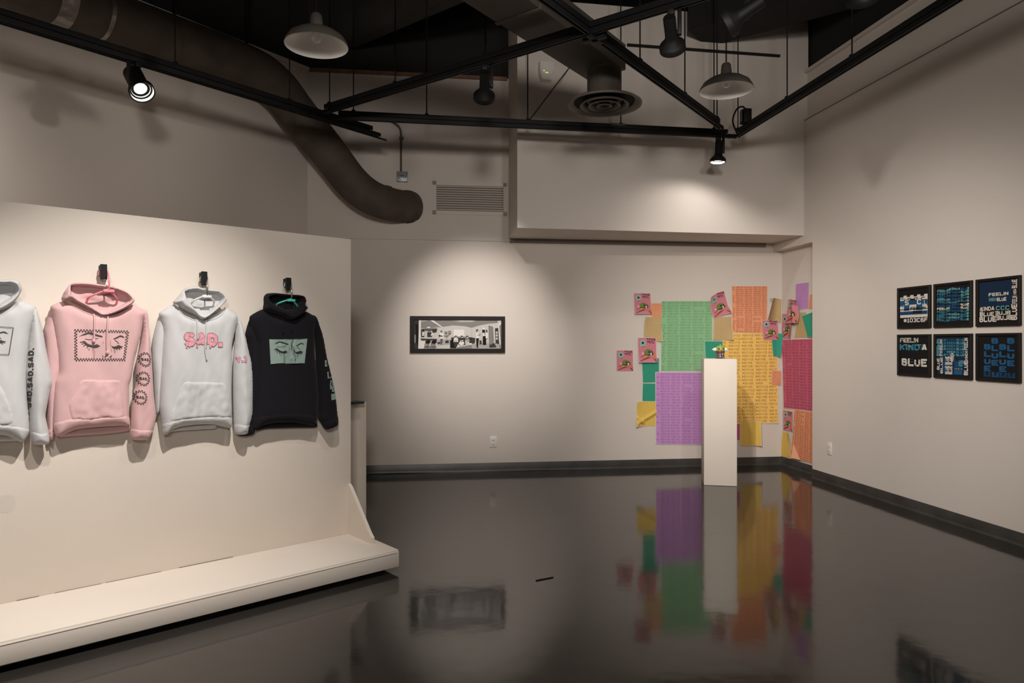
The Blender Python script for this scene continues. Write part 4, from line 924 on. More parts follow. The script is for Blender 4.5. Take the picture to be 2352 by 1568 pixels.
make_sheet('word_poster', BACK, [(1505, 854), (1632, 854), (1631, 1021), (1506, 1020)], 0.008, 'violet_paper', 'large violet poster with rows of words, partly behind the pedestal', 'poster', PG, [], 0.002, rows=('violet_text', 25, 5, 12, HID, .6, .012))
make_sheet('word_poster', BACK, [(1658, 764), (1786, 763), (1788, 972), (1659, 973)], 0.004, 'yellow_paper', 'large yellow poster with rows of dark words beside the pedestal', 'poster', PG, [('br', .006, .4)], 0.002, rows=('yellow_text', 26, 4, 13, HID, .58, .008))
make_sheet('word_poster', BACK, [(1680, 656), (1763, 656), (1762, 765), (1681, 764)], 0.008, 'orange_paper', 'orange poster with rows of words above the yellow poster', 'poster', PG, [], 0.002, rows=('orange_text', 22, 4, 14, HID, .66, .03))
make_sheet('word_poster', RECESS, [(1797.5, 779), (1867.6, 777), (1867.6, 945), (1801, 937)], 0.004, 'magenta_paper', 'magenta poster with rows of words in the corner recess', 'poster', PG, [('tl', .012, .5), ('l', .006, .3)], 0.002, rows=('magenta_text', 24, 4, 15, HID, .66, .03))
make_sheet('word_poster', RECESS, [(1825, 939), (1867.6, 946), (1867.0, 1063), (1817, 1052)], 0.008, 'orange_paper', 'orange poster low in the corner recess with a turned corner', 'poster', PG, [('bl', .03, .45)], 0.002, rows=('orange_text', 24, 4, 16, HID, .66, .03))
def small(cpx, off, c, label, pl=BACK, curls=(), wave=.003, crease=None, rows=22, sag=None):
    make_sheet('word_sheet', pl, cpx, off, c + '_paper', label, 'paper sheet', SG, curls, wave, 0.012, None, (c + '_text', rows, 4, len(label), HID, .45, 0.0), (26, 28) if crease else (12, 14), crease, sag)
small([(1494, 696), (1520, 696), (1520, 729), (1496, 729)], .007, 'orange', 'small orange sheet between the topmost flyer and the green poster')
small([(1480, 727), (1520, 728), (1521, 784), (1477, 783)], .005, 'tan', 'tan sheet left of the green poster under the small orange sheet', curls=[('tl', .03, .6), ('br', .02, .5)])
small([(1474, 823), (1514, 822), (1514, 878), (1476, 879)], .002, 'teal', 'teal sheet directly below the flyer left of the green poster')
small([(1476, 880), (1508, 880), (1508, 922), (1475, 921)], .001, 'teal', 'lower teal sheet above the crumpled yellow sheet')
small([(1463, 922), (1508, 921), (1508, 978), (1460, 980)], .003, 'gold', 'crumpled yellow sheet at the lower left of the violet poster', curls=[('bl', .03, .5), ('tl', .02, .5)], crease=[(.1, .85, .95, .45, .02, .12), (.05, .65, .35, .85, .015, .1)])
small([(1639, 728), (1680, 726), (1683, 780), (1637, 781)], .012, 'tan', 'tan sheet between the green poster and the upper orange poster', curls=[('br', .03, .6)])
small([(1618, 783), (1660, 783), (1661, 832), (1621, 832)], .009, 'teal', 'teal sheet right behind the toy figure')
def sagc(u, v, tl, tr, br, bl):   # free left edge bowed towards the right edge
    return ((tr - tl)[None, :] * (0.26 * np.clip(1 - v * 1.6, 0, 1) * (1 - u))[:, None])
small([(1768, 684), (1795, 686), (1794, 742), (1755, 734)], .006, 'tan', 'tan sheet peeling off the wall beside the upper orange poster', curls=[('l', .09, .75)], sag=None)
small([(1771, 766), (1796.5, 765), (1789, 819), (1776, 819)], .009, 'teal', 'bent teal sheet hanging over the corner below a flyer', curls=[('r', .035, .6)])
small([(1773, 851), (1794, 851), (1794, 885), (1772, 884)], .008, 'orange', 'small orange sheet stuck on the edge of the yellow poster')
small([(1700, 967), (1745, 966), (1747, 1023), (1700, 1024)], .009, 'gold', 'yellow sheet hanging below the yellow poster with curled edge', curls=[('r', .03, .5)])
small([(1675, 972), (1699, 973), (1699, 1010), (1675, 1010)], .005, 'magenta', 'magenta sheet almost hidden behind the pedestal')
small([(1828, 651.5), (1858, 647.5), (1857, 708), (1828, 710)], .006, 'violet', 'small violet sheet high in the corner recess', pl=RECESS)
small([(1861, 676), (1867.6, 675.4), (1867.6, 708), (1857, 709)], .003, 'orange', 'small orange sheet at the edge of the recess by the violet sheet', pl=RECESS)
small([(1834, 717), (1852, 717), (1856, 774), (1825, 775)], .005, 'tan', 'tan sheet in the recess above the magenta poster', pl=RECESS)
small([(1844, 725), (1867.5, 716), (1867.6, 774), (1855, 774)], .018, 'teal', 'teal sheet in the recess above the magenta poster corner', pl=RECESS, curls=[('tl', .012, .8)])
small([(1798, 990), (1816, 994), (1815, 1053), (1793.5, 1047)], .006, 'gold', 'yellow sheet low in the recess under a flyer', pl=RECESS, curls=[('tr', .03, .5), ('br', .02, .4)])

def turned(root_label, pts, off, m, pl):
    root = next(o for o in bpy.data.objects if o.get('label') == root_label)
    P_ = [pl.hit(x, y, off + k) for x, y, k in pts]; n_ = Vector(pl.n) * 0.0007
    mk('turned_corner', list(P_) + [p - n_ for p in P_], [(0, 1, 2), (5, 4, 3), (0, 3, 4, 1), (1, 4, 5, 2), (2, 5, 3, 0)], m, root)
turned('tan sheet peeling off the wall beside the upper orange poster', [(1768, 684, .09), (1776, 685, .03), (1773.5, 695, .035)], .012, 'paper_w', BACK)
turned('orange poster low in the corner recess with a turned corner', [(1817, 1051, .045), (1822.5, 1020, .02), (1838, 1056, .02)], .012, 'orange_back', RECESS)
FM = ['flyer_mint', 'flyer_green', 'flyer_skin', 'flyer_dark', 'flyer_yellow', 'flyer_red', 'flyer_white', 'flyer_pink']
def flyer_art():
    A = Art(FM, 0.09)
    V, Fc, _ = glyphs('PASSÉ', .03, 2); A.add(np.column_stack([.50 + .46 * V[:, 0] - .02 * V[:, 1], .095 - .075 * V[:, 1] + .03 * V[:, 0]]), Fc, 'flyer_dark')
    V, Fc, _ = glyphs('PETS', .03, 2); A.add(np.column_stack([.52 + .36 * V[:, 0] - .02 * V[:, 1], .215 - .085 * V[:, 1] + .03 * V[:, 0]]), Fc, 'flyer_dark')
    st = [(.26 + (.20 if k % 2 == 0 else .13) * math.cos(k * math.pi / 8), .22 + (.155 if k % 2 == 0 else .10) * math.sin(k * math.pi / 8)) for k in range(16)]
    A.poly(st, 'flyer_mint'); A.ell(.26, .215, .07, .055, 'flyer_dark'); A.poly([(.12, .34), (.42, .285), (.42, .315), (.13, .37)], 'flyer_mint'); A.poly([(.20, .375), (.36, .345), (.36, .36), (.21, .39)], 'flyer_red')
    A.poly([(1, .99), (1, .80), (.92, .64), (.80, .50), (.66, .46), (.55, .48), (.60, .56), (.74, .64), (.72, .72), (.55, .735), (.62, .80), (.78, .84), (.92, .99)], 'flyer_skin')
    A.poly([(.80, .83), (.95, .99), (.99, .99), (.99, .93), (.88, .84)], 'flyer_red')
    A.poly([(.68, .50), (.78, .56), (.84, .67), (.78, .72), (.70, .62)], 'flyer_dark'); A.ell(.72, .655, .05, .045, 'flyer_white')
    A.ell(.52, .585, .20, .125, 'flyer_green', rot=-8); A.poly([(.34, .66), (.50, .68), (.66, .66), (.64, .72), (.52, .735), (.38, .70)], 'flyer_dark'); A.ell(.60, .58, .055, .045, 'flyer_dark'); A.ell(.25, .635, .04, .035, 'flyer_white')
    A.poly([(.24, .79), (.48, .725), (.58, .75), (.24, .845)], 'flyer_yellow')
    A.poly([(.13, .77), (.42, .69), (.43, .71), (.14, .80)], 'flyer_red'); A.poly([(.22, .835), (.52, .755), (.54, .775), (.24, .855)], 'flyer_red'); A.poly([(.06, .93), (.60, .775), (.66, .80), (.10, .95)], 'flyer_red')
    return A
def flyer(cpx, off, label, pl=BACK, curls=(), crease=None, wave=.003, sag=None):
    make_sheet('flyer', pl, cpx, off, 'flyer_pink', label, 'flyer', FG, curls, wave, 0.012, flyer_art(), None, (28, 30) if crease else (14, 16), crease, sag)
flyer([(1456, 673), (1494, 673), (1496, 721), (1457, 721)], .010, 'pink flyer at the upper left, beside the small orange sheet', curls=[('b', .02, .4)])
flyer([(1465, 775), (1507, 775), (1508, 832), (1466, 832)], .011, 'pink flyer overlapping the tan and teal sheets left of the green poster', curls=[('b', .03, .4)])
flyer([(1416, 804), (1454, 804), (1454, 852), (1416, 852)], .003, 'pink flyer hanging alone on the bare wall, leftmost of the display')
flyer([(1629, 683), (1663, 667), (1678, 718), (1639, 731)], .018, 'tilted curling pink flyer above the tan sheet beside the green poster', curls=[('tl', .05, .8), ('br', .03, .5)], sag=lambda u, v, tl, tr, br, bl: (tr - tl)[None, :] * (-0.07 * np.sin(np.pi * v) * (1 - u * .6))[:, None] + np.array([0, 0, 1.0])[None, :] * (0.012 * np.sin(np.pi * u) * (1 - v))[:, None])
flyer([(1750, 735), (1786, 735), (1788, 780), (1753, 780)], .014, 'pink flyer between the orange poster and the room corner')
flyer([(1796.5, 720.5), (1824, 719), (1818, 777), (1796, 777)], .008, 'pink flyer in the recess, half covered by a wrinkled flyer', pl=RECESS, curls=[('r', .02, .5)])
flyer([(1811, 686.5), (1834, 688), (1836, 741), (1805.5, 742)], .025, 'wrinkled pink flyer in the recess next to the violet sheet', pl=RECESS, curls=[('b', .02, .4), ('tr', .03, .4)], crease=[(.55, .1, .75, .9, .03, .3)])
flyer([(1799.4, 941), (1821, 945), (1820, 991.5), (1799, 987)], .006, 'pink flyer low in the recess under the magenta poster', pl=RECESS)

# small dark strip lying on the floor
q = at_height(1251, 1329, 0.002); bm = bmesh.new(); obox(bm, q + Z * 0.001, (1, 0.55, 0), (-0.55, 1, 0), Z, 0.12, 0.008, 0.003)
tag(finish(bm, 'dark_strip', 'void', origin=q), 'short dark strip lying on the open grey floor', 'strip')

# ------------------------------------------------------------------ hoodies, hangers, hooks
HG = 'hoodies hanging on the white partition'
def sz(pts, o): return [PART.sz(x, y, o) for x, y in pts]
class Puff:
    """a soft padded shape standing off the partition; h(s, z) is the distance of its front from the wall"""
    def __init__(s, poly, o0, T, R, amp=0.010, seed=0.0, fs=9.0, fz=1.6, holes=(), step=0.010, flat=0.0):
        s.poly = smooth_loop(poly, step); s.holes = [smooth_loop(h, step) for h in holes]
        s.o0, s.T, s.R, s.amp, s.seed, s.fs, s.fz, s.step = o0, T, R, amp, seed, fs, fz, step
    def h(s, a, z, lift=0.0):
        a = np.asarray(a, float); z = np.asarray(z, float); d = edist(a, z, s.poly)
        for hl in s.holes: d = np.minimum(d, edist(a, z, hl))
        ins = inside(a, z, s.poly); d = np.where(ins, d, 0)
        e = np.clip(d / s.R, 0, 1); base = s.o0 + s.T * np.clip(1 - (1 - e) ** 2, 0, 1) ** 0.62
        nz = np.array([noise.noise(Vector((x * s.fs, y * s.fz, s.seed))) + 0.6 * noise.noise(Vector((x * s.fs * 2.1 + y * 4, y * s.fz * 3.2, s.seed + 7))) + 0.16 * noise.noise(Vector((x * s.fs * 5 - y * 9, y * s.fz * 9, s.seed + 3))) for x, y in zip(a, z)])
        return base + s.amp * nz * np.clip(d / 0.05, 0, 1) + lift
    def build(s, name, m, parent, back=True):
        V, T = fill(s.poly, s.step, s.holes); h = s.h(V[:, 0], V[:, 1]); n = len(V)
        front = [PART.pt(a, z, o) for (a, z), o in zip(V, h)]
        if not back: return mk(name, front, T, m, parent, smooth=True)
        ins = np.clip(edist(V[:, 0], V[:, 1], s.poly) / s.R, 0, 1)
        bk = [PART.pt(a, z, max(0.012, s.o0 - 0.010 * i - 0.004)) for (a, z), i in zip(V, ins)]
        fs = [tuple(t) for t in T] + [tuple(t[::-1] + n) for t in T]
        cnt = {}
        for t in T:
            for i in range(3):
                k = (int(t[i]), int(t[(i + 1) % 3])); cnt[k] = 1
        for a, b in cnt:
            if (b, a) not in cnt: fs.append((b, a, a + n, b + n))
        return mk(name, front + bk, fs, m, parent, smooth=True)
def overlay(base, poly, name, m, parent, lift=0.004, R=0.012, step=0.014, amp=0.0, seed=3.0):
    """cloth laid on a padded shape (pocket, hem, cuff)"""
    pl_ = smooth_loop(poly, 0.014); V, T = fill(pl_, step); d = edist(V[:, 0], V[:, 1], pl_); e = np.clip(d / R, 0, 1)
    h = base.h(V[:, 0], V[:, 1]) + lift * np.sqrt(np.clip(1 - (1 - e) ** 2, 0, 1)) - 0.0015 * (1 - e)
    if amp: h = h + np.array([amp * (noise.noise(Vector((x * 20, y * 13, seed))) + .5 * noise.noise(Vector((x * 34, y * 26, seed)))) for x, y in V]) * np.clip(d / .03, 0, 1)
    return mk(name, [PART.pt(a, z, o) for (a, z), o in zip(V, h)], T, m, parent, smooth=True)
def art_map(base, quad, o, lift=0.003):
    """unit square to the garment surface; quad is tl, tr, br, bl as seen"""
    q = np.array(sz(quad, o))
    def f(u, v):
        U, V = np.asarray(u)[:, None], np.asarray(v)[:, None]
        p = q[0] * (1 - U) * (1 - V) + q[1] * U * (1 - V) + q[2] * U * V + q[3] * (1 - U) * V
        h = base.h(p[:, 0], p[:, 1]) + lift
        return np.array([tuple(PART.pt(a, z, k)) for (a, z), k in zip(p, h)]), np.tile(np.array(tuple(PART.n)), (len(p), 1))
    return f
def face_art(A, ink, line, asp=1.75):
    A.poly([(.075, .235), (.16, .15), (.245, .08), (.31, .10), (.41, .155), (.505, .20), (.505, .24), (.42, .215), (.31, .165), (.25, .135), (.17, .185)], ink)
    A.poly([(.70, .285), (.76, .23), (.835, .165), (.88, .17), (.935, .24), (.87, .218), (.835, .215), (.77, .275), (.72, .30)], ink)
    A.stroke([(.195, .30), (.25, .318), (.31, .316), (.37, .30), (.43, .27)], .014, ink, asp); A.stroke([(.735, .33), (.785, .37), (.825, .44)], .016, ink, asp)
    A.poly([(.115, .405), (.175, .36), (.20, .38), (.245, .45), (.30, .485), (.355, .495), (.42, .46), (.455, .53), (.43, .565), (.375, .585), (.31, .56), (.24, .53), (.19, .47), (.165, .41)], ink)
    A.poly([(.675, .505), (.72, .535), (.77, .52), (.825, .48), (.885, .525), (.86, .58), (.80, .605), (.74, .60), (.70, .565)], ink)
    for b, e in (((.14, .41), (.10, .40)), ((.17, .45), (.13, .46)), ((.20, .50), (.165, .53)), ((.25, .54), (.225, .58)), ((.44, .50), (.47, .525)), ((.86, .53), (.91, .52)), ((.87, .56), (.905, .575)), ((.84, .59), (.87, .63)), ((.79, .60), (.80, .64)), ((.75, .59), (.74, .64))): A.stroke([b, e], .02, ink, asp)
    A.stroke([(.253, .58), (.262, .63), (.278, .645), (.29, .62), (.293, .58)], .012, line, asp)
    for dx in (0, .03): A.stroke([(.335 + dx * .6, .585), (.35 + dx, .68), (.36 + dx * .7, .80), (.358 + dx * .6, .97)], .011, line, asp)
    A.stroke([(.675, .58), (.69, .66), (.70, .70)], .011, line, asp); A.stroke([(.735, .62), (.745, .70), (.76, .735), (.77, .69), (.755, .62)], .011, line, asp)
    A.stroke([(.52, .37), (.525, .44)], .014, line, asp); A.stroke([(.655, .33), (.66, .45), (.668, .52)], .009, line, asp)
    A.poly([(.565, .86), (.60, .82), (.61, .835), (.585, .87)], ink); A.poly([(.66, .87), (.70, .81), (.71, .83), (.685, .885)], ink); A.stroke([(.53, .80), (.535, .86), (.56, .87)], .012, ink, asp)
def tex(pts, o): return [PART.pt(a, z, k if not isinstance(o, (int, float)) else o) for (a, z), k in zip(pts, o if not isinstance(o, (int, float)) else [0] * len(pts))]
def drawstring(base, pts, o, m, parent, r=0.0035, knot=True, lift=0.004):
    P_ = sz(pts, o); C3 = curve_pts([Vector((a, z, 0)) for a, z in P_], 0.012); a = np.array([c.x for c in C3]); z = np.array([c.y for c in C3]); h = base.h(a, z) + lift
    bm = bmesh.new(); pts3 = [PART.pt(x, y, k) for x, y, k in zip(a, z, h)]; tube(bm, pts3, r, 8)
    o_ = finish(bm, 'drawstring', m, parent, smooth=True)
    if knot:
        bm = bmesh.new(); lathe(bm, [(0, -0.012), (0.006, -0.008), (0.0075, 0), (0.006, 0.008), (0, 0.012)], pts3[-1] + Z * 0.006, Z, 12); finish(bm, 'string_knot', m, o_, smooth=True)
def hanger(name_label, neck, tipl, tipr, hookpx, m_body, m_hook, mm, o=0.118):
    """plastic hanger: hook over the clip, neck, two sloping arms, lower bar inside the garment"""
    (ns, nz) = PART.sz(*neck, o); (ls, lz) = PART.sz(*tipl, o); (rs, rz) = PART.sz(*tipr, o); hs, hz = PART.sz(*hookpx, 0.02)
    root = empty('clothes_hanger', PART.pt(ns, lz, o), name_label, 'hanger', 'plastic hangers on the partition hooks')
    sl = (nz - lz) / (ns - ls); sr = (nz - rz) / (rs - ns)
    ap = 0.150
    bm = bmesh.new(); c = PART.pt
    tips = []
    for ts, tz, k in ((ls, lz, -1), (rs, rz, 1)):
        arm = [c(ns, nz, ap), c((ns + ts) / 2, (nz + tz) / 2 + 0.001, (o + ap) / 2), c(ts, tz, o), c(ts + k * 0.006, tz - 0.010, o - 0.016), c(ts + k * 0.008, tz - 0.026, o - 0.036), c(ts + k * 0.006, tz - 0.045, o - 0.062)]
        tube(bm, curve_pts(arm, 0.008), 0.0052, 10); tips.append(arm[-1])
    tube(bm, tips, 0.005, 8)
    obox(bm, c(ns, nz - 0.008, ap), PART.u, PART.n, Z, 0.05, 0.006, 0.014, 0, 0.002)
    finish(bm, 'hanger_body', m_body, root, smooth=False)
    bm = bmesh.new(); r = 0.0125
    pts = [c(hs - 0.020, hz - 0.024, 0.028), c(hs - 0.0195, hz - 0.006, 0.026), c(hs - 0.010, hz + 0.008, 0.025), c(hs + 0.002, hz + 0.012, 0.025), c(hs + 0.0135, hz + 0.006, 0.028), c(hs + 0.019, hz - 0.008, 0.034), c((ns + hs + 0.02) / 2, hz - 0.03, 0.09), c(ns, hz - 0.048, 0.152), c(ns, (hz - 0.048 + nz) / 2, 0.158), c(ns, nz - 0.002, ap)]
    tube(bm, curve_pts(pts, 0.006), 0.0042, 10); finish(bm, 'hanger_hook', m_hook, root, smooth=True)
    return root
def clip(px_, label):
    a, z = PART.sz(*px_, 0.03)
    root = empty('wall_hook', PART.pt(a, z, 0), label, 'wall hook', 'black wall hooks on the partition')
    bm = bmesh.new(); f = PART
    pts = [(-0.014, 0.036, 0.0), (0.014, 0.036, 0.0), (0.014, 0.004, 0.0), (-0.014, 0.004, 0.0)]
    pbox(PART, a - 0.014, a + 0.014, 0.0, 0.006, z - 0.01, z + 0.036, bm, 0, 0.001); finish(bm, 'back_plate', 'black_m', root)
    bm = bmesh.new(); pbox(PART, a - 0.008, a + 0.008, 0.006, 0.040, z - 0.004, z + 0.004, bm, 0, 0.001); finish(bm, 'peg', 'black_m', root)
    bm = bmesh.new()
    vs = []
    for (da, dz, o) in ((-.015, .036, .030), (.015, .036, .030), (.015, -.038, .038), (-.015, -.038, .038), (-.015, .040, .052), (.015, .040, .052), (.015, -.036, .056), (-.015, -.036, .056)): vs.append(bm.verts.new(PART.pt(a + da, z + dz, o)))
    for q in ((3, 2, 1, 0), (4, 5, 6, 7), (0, 1, 5, 4), (1, 2, 6, 5), (2, 3, 7, 6), (3, 0, 4, 7)): bm.faces.new([vs[i] for i in q])
    finish(bm, 'front_block', 'black_m', root)

OT, OS = 0.115, 0.10        # stand-off at which torso and sleeves were measured
def garment(label, m, tor, sl, sr, hood, opening, hem, backhem, cuffR, cuffL=None, pocket=None, neckline=None, seed=1.0, seams=(), lining=None):
    tp = Puff(sz(tor, OT), 0.062, 0.048, 0.060, 0.015, seed, 8.5, 1.3)
    lp = Puff(sz(sl, 0.06), 0.028, 0.040, 0.035, 0.010, seed + 3, 11, 2.2)
    rp = Puff(sz(sr, OS), 0.062, 0.050, 0.045, 0.020, seed + 5, 13, 2.0)
    c = PART.sz(*tor[0], 0.1); zb = min(z for _, z in tp.poly)
    root = empty('hoodie', PART.pt(np.mean([a for a, _ in tp.poly]), zb, 0.08), label, 'hoodie', HG)
    lp.build('sleeve', m, root); tob = tp.build('torso', m, root); rso = rp.build('sleeve', m, root)
    hb = Puff(sz(backhem, 0.06), 0.03, 0.022, 0.02, 0.004, seed + 9); hb.build('back_hem', m, root)
    overlay(tp, sz(hem, OT), 'hem_band', m, root, 0.006, 0.006, 0.008)
    if cuffR: overlay(rp, sz(cuffR, OS), 'cuff', m, root, 0.006, 0.006, 0.008)
    if cuffL: overlay(lp, sz(cuffL, 0.06), 'cuff', m, root, 0.004, 0.010)
    if pocket: overlay(tp, sz(pocket, OT), 'front_pocket', m, root, 0.005, 0.006, 0.008, 0.007, seed)
    hp = Puff(sz(hood, 0.14), 0.088, 0.060, 0.024, 0.012, seed + 11, 13, 11, [sz(opening, 0.14)], 0.0055)
    hp.build('hood', m, root)
    cx = sz(opening, 0.14); op = [(np.mean([p[0] for p in cx]) + (p[0] - np.mean([q[0] for q in cx])) * 1.06, np.mean([q[1] for q in cx]) + (p[1] - np.mean([q[1] for q in cx])) * 1.06) for p in cx]
    pl_ = smooth_loop(op, 0.014); V, T = fill(pl_, 0.011); d = np.clip(edist(V[:, 0], V[:, 1], pl_) / 0.05, 0, 1)
    zz = (V[:, 1] - V[:, 1].min()) / np.ptp(V[:, 1])
    h = 0.084 - 0.016 * d * (0.4 + 0.8 * zz) + np.array([0.022 * noise.noise(Vector((x * 9, y * 26, seed))) + .010 * noise.noise(Vector((x * 20, y * 45, seed))) for x, y in V]) * d
    mk('hood_lining', [PART.pt(a, z, o) for (a, z), o in zip(V, h)], T, lining or m, root, smooth=True)
    if neckline:
        P_ = sz(neckline, OT); C3 = curve_pts([Vector((a, z, 0)) for a, z in P_], 0.012); a = np.array([q.x for q in C3]); z = np.array([q.y for q in C3]); hh = tp.h(a, z) + 0.0005
        bm = bmesh.new(); tube(bm, [PART.pt(x, y, k) for x, y, k in zip(a, z, hh)], 0.0035, 6); finish(bm, 'neck_seam', m, root, smooth=True)
    for base, pts, off in seams:
        b = {'t': tp, 'r': rp, 'l': lp}[base]; P_ = sz(pts, off); C3 = curve_pts([Vector((a, z, 0)) for a, z in P_], 0.012); a = np.array([q.x for q in C3]); z = np.array([q.y for q in C3]); hh = b.h(a, z) + 0.0002
        bm = bmesh.new(); tube(bm, [PART.pt(x, y, k) for x, y, k in zip(a, z, hh)], 0.0026, 6); finish(bm, 'shoulder_seam', m, root, smooth=True)
    return root, tp, lp, rp, hp
# pink hoodie
pk_t = [(155, 690), (121, 701), (122, 716), (128, 760), (136, 810), (139, 854), (131, 876), (128, 904), (126, 950), (126, 977), (134, 1004), (160, 996), (182, 988), (238, 982), (290, 980), (303, 981), (302, 961), (302, 889), (308, 866), (316, 818), (328, 775), (335, 733), (342, 716), (309, 698), (270, 712), (235, 716), (195, 706)]
pk_l = [(122, 700), (110, 735), (103, 760), (104, 790), (106, 840), (108, 900), (110, 960), (113, 1011), (124, 1010), (128, 985), (132, 930), (138, 880), (146, 850), (148, 800), (140, 740)]
pk_r = [(330, 712), (342, 714), (346, 752), (351, 798), (354, 846), (358, 911), (363, 957), (356, 989), (343, 1011), (307, 1010), (304.5, 987), (306, 948), (310, 904), (315, 887), (316.5, 861), (318, 828), (326, 795), (333, 755)]
pk_h = [(145, 684), (148, 676), (151, 669), (160, 657), (169, 649), (195, 647), (230, 650.5), (265, 656), (293, 667), (308, 679), (314, 687), (311, 695), (304, 700), (286, 711), (262, 721), (240, 724.5), (221, 715), (202, 705), (182, 695), (166, 687), (149, 692)]
pk_o = [(167, 655), (185, 655.5), (202, 656), (222, 658), (244, 662), (262, 665), (279, 669), (293, 676), (301, 684), (300, 690), (287, 698), (272, 706), (254, 715), (239, 719), (222, 709), (205, 698), (192, 691), (180, 684), (168.5, 673)]
pk_hem = [(126, 975), (145, 967), (163, 962), (210, 962), (260, 957), (301, 958), (303, 981), (290, 980), (238, 982), (182, 988), (160, 996), (134, 1004)]
pk_bh = [(136, 985), (200, 972), (300, 970), (303, 989), (240, 998), (160, 1003), (138, 1004)]
pk_cr = [(304.5, 986), (330, 988), (357, 987), (352, 998), (343, 1011), (307, 1010)]
pk_cl = [(110, 985), (128, 986), (124, 1010), (113, 1011)]
pk_p = [(188, 873), (232, 872), (277, 874), (282, 903), (286, 930), (285, 958), (262, 963), (250, 958), (225, 962), (196, 966), (180, 962), (166, 964), (158, 930), (172, 905)]
g1, t1, l1, r1, h1 = garment('pink hoodie with checker bordered crying eyes print on the chest', 'pk', pk_t, pk_l, pk_r, pk_h, pk_o, pk_hem, pk_bh, pk_cr, pk_cl, pk_p,
    [(150, 693), (170, 703), (195, 716), (220, 724), (250, 726), (280, 720), (305, 706)], 1.3)
drawstring(t1, [(221, 716), (220.5, 735), (220, 760), (219, 785)], 0.15, 'pk', g1, 0.0042, True, 0.006); drawstring(t1, [(253, 722), (250, 745), (248.5, 770), (249, 800), (250, 812)], 0.15, 'pk', g1, 0.0042, True, 0.006)
A = Art(['ink_gray', 'tearink'], .06); face_art(A, 'ink_gray', 'tearink')
nx, ny = 38, 22; cu, cv = 1 / nx, 1 / ny
for i in range(nx):
    for j in range(ny):
        if (i < 2 or i >= nx - 2 or j < 2 or j >= ny - 2) and (i + j) % 2 == 0: A.add([(i * cu, j * cv), ((i + 1) * cu, j * cv), ((i + 1) * cu, (j + 1) * cv), (i * cu, (j + 1) * cv)], [(0, 1, 2, 3)], 'ink_gray', 1)
A.build('chest_print', art_map(t1, [(171.5, 755.5), (299, 758.5), (290, 829), (171.5, 829)], 0.12, 0.0018), g1, 0.0, 0.00006)
for i, (x, y, w) in enumerate(((334.5, 825, 29), (330.5, 869, 29), (323.5, 912, 30))):
    A = Art(['ink_gray'])
    for k in range(30):
        for j in range(2):
            if (k + j) % 2:
                q0, q1, ra, rb = k * 2 * math.pi / 30, (k + 1) * 2 * math.pi / 30, .5 - .08 * j, .42 - .08 * j
                A.add([(.5 + ra * math.cos(q0), .5 + ra * math.sin(q0)), (.5 + ra * math.cos(q1), .5 + ra * math.sin(q1)), (.5 + rb * math.cos(q1), .5 + rb * math.sin(q1)), (.5 + rb * math.cos(q0), .5 + rb * math.sin(q0))], [(0, 1, 2, 3)], 'ink_gray', 1)
    A.bold('SAD.', (.19, .58), (.63, .03), (0, -.19), 'ink_gray', .27)
    A.build('sleeve_print', art_map(r1, [(x - w / 2, y - 17), (x + w / 2, y - 16), (x + w / 2, y + 18), (x - w / 2, y + 17)], 0.11, 0.0018), g1, 0.0, 0.0001)
clip((236.5, 625), 'black wall hook holding the pink hanger')
hanger('pink plastic hanger inside the pink hoodie', (247, 665), (206, 681), (267, 684), (237, 622), 'hang_pk', 'hang_pk', None)

# white hoodie with drip lettering
w2_t = [(406, 698), (372, 717), (376, 735), (381, 763), (379, 810), (375, 866), (373, 933), (376.5, 966), (381.5, 999), (390.6, 999), (401, 989), (426, 981), (466, 976.6), (499, 976.6), (536, 984), (539, 959), (539, 883), (539.5, 817), (541, 790), (546, 765), (554, 735), (552, 720), (526, 706), (500, 720), (466, 728), (430, 716)]
w2_l = [(376, 715), (365, 734), (356, 772), (353, 800), (353, 830), (356, 866), (359.5, 930), (362.5, 957.5), (372, 940), (377, 900), (381, 850), (384, 800), (386, 760)]
w2_r = [(545, 722), (553, 723), (562, 748), (568, 767), (577, 808), (583, 835), (586, 883), (585, 949), (579.6, 975), (576, 982), (572, 998), (548, 998), (543.5, 976), (541.5, 933), (540.6, 866), (542, 816), (544, 800), (546, 771), (548, 745)]
w2_h = [(404, 692), (411, 684), (419, 675), (426.5, 666), (434, 659), (452, 656.5), (477.5, 661), (503, 664), (517, 671), (524, 681), (526.5, 687), (522, 694), (509, 707), (490, 723), (474, 734), (466, 733), (456, 725), (439, 716), (421, 707), (413, 698), (406, 698)]
w2_o = [(430, 670), (439, 667), (458, 667), (477.5, 671), (503, 673), (514, 683), (511, 692), (500, 702), (489, 712), (479, 719), (469, 722), (461, 719), (452, 708), (439, 691.6), (432, 680)]
w2_hem = [(378.5, 975), (393, 969), (410, 964), (453, 959), (500, 958), (539, 960), (536, 984), (499, 976.6), (466, 976.6), (426, 981), (401, 989), (390.6, 999), (381.5, 999)]
w2_bh = [(385, 985), (430, 972), (500, 970), (500, 984), (450, 988), (398, 992), (386, 994)]
w2_cr = [(543.5, 975), (560, 976), (579, 975), (576, 983), (572, 998), (548, 998)]
w2_p = [(423, 877), (466, 877.5), (514, 879), (523, 900), (537, 929), (538, 958), (500, 957), (453, 960), (420, 963), (393, 968), (392, 954), (402, 925), (412, 900)]
g2, t2, l2, r2, h2 = garment('white hoodie with pink dripping letters on the chest', 'wh', w2_t, w2_l, w2_r, w2_h, w2_o, w2_hem, w2_bh, w2_cr, None, w2_p,
    [(408, 701), (418, 718), (432, 729), (450, 735), (470, 737), (492, 733), (512, 722), (524, 705)], 4.1)
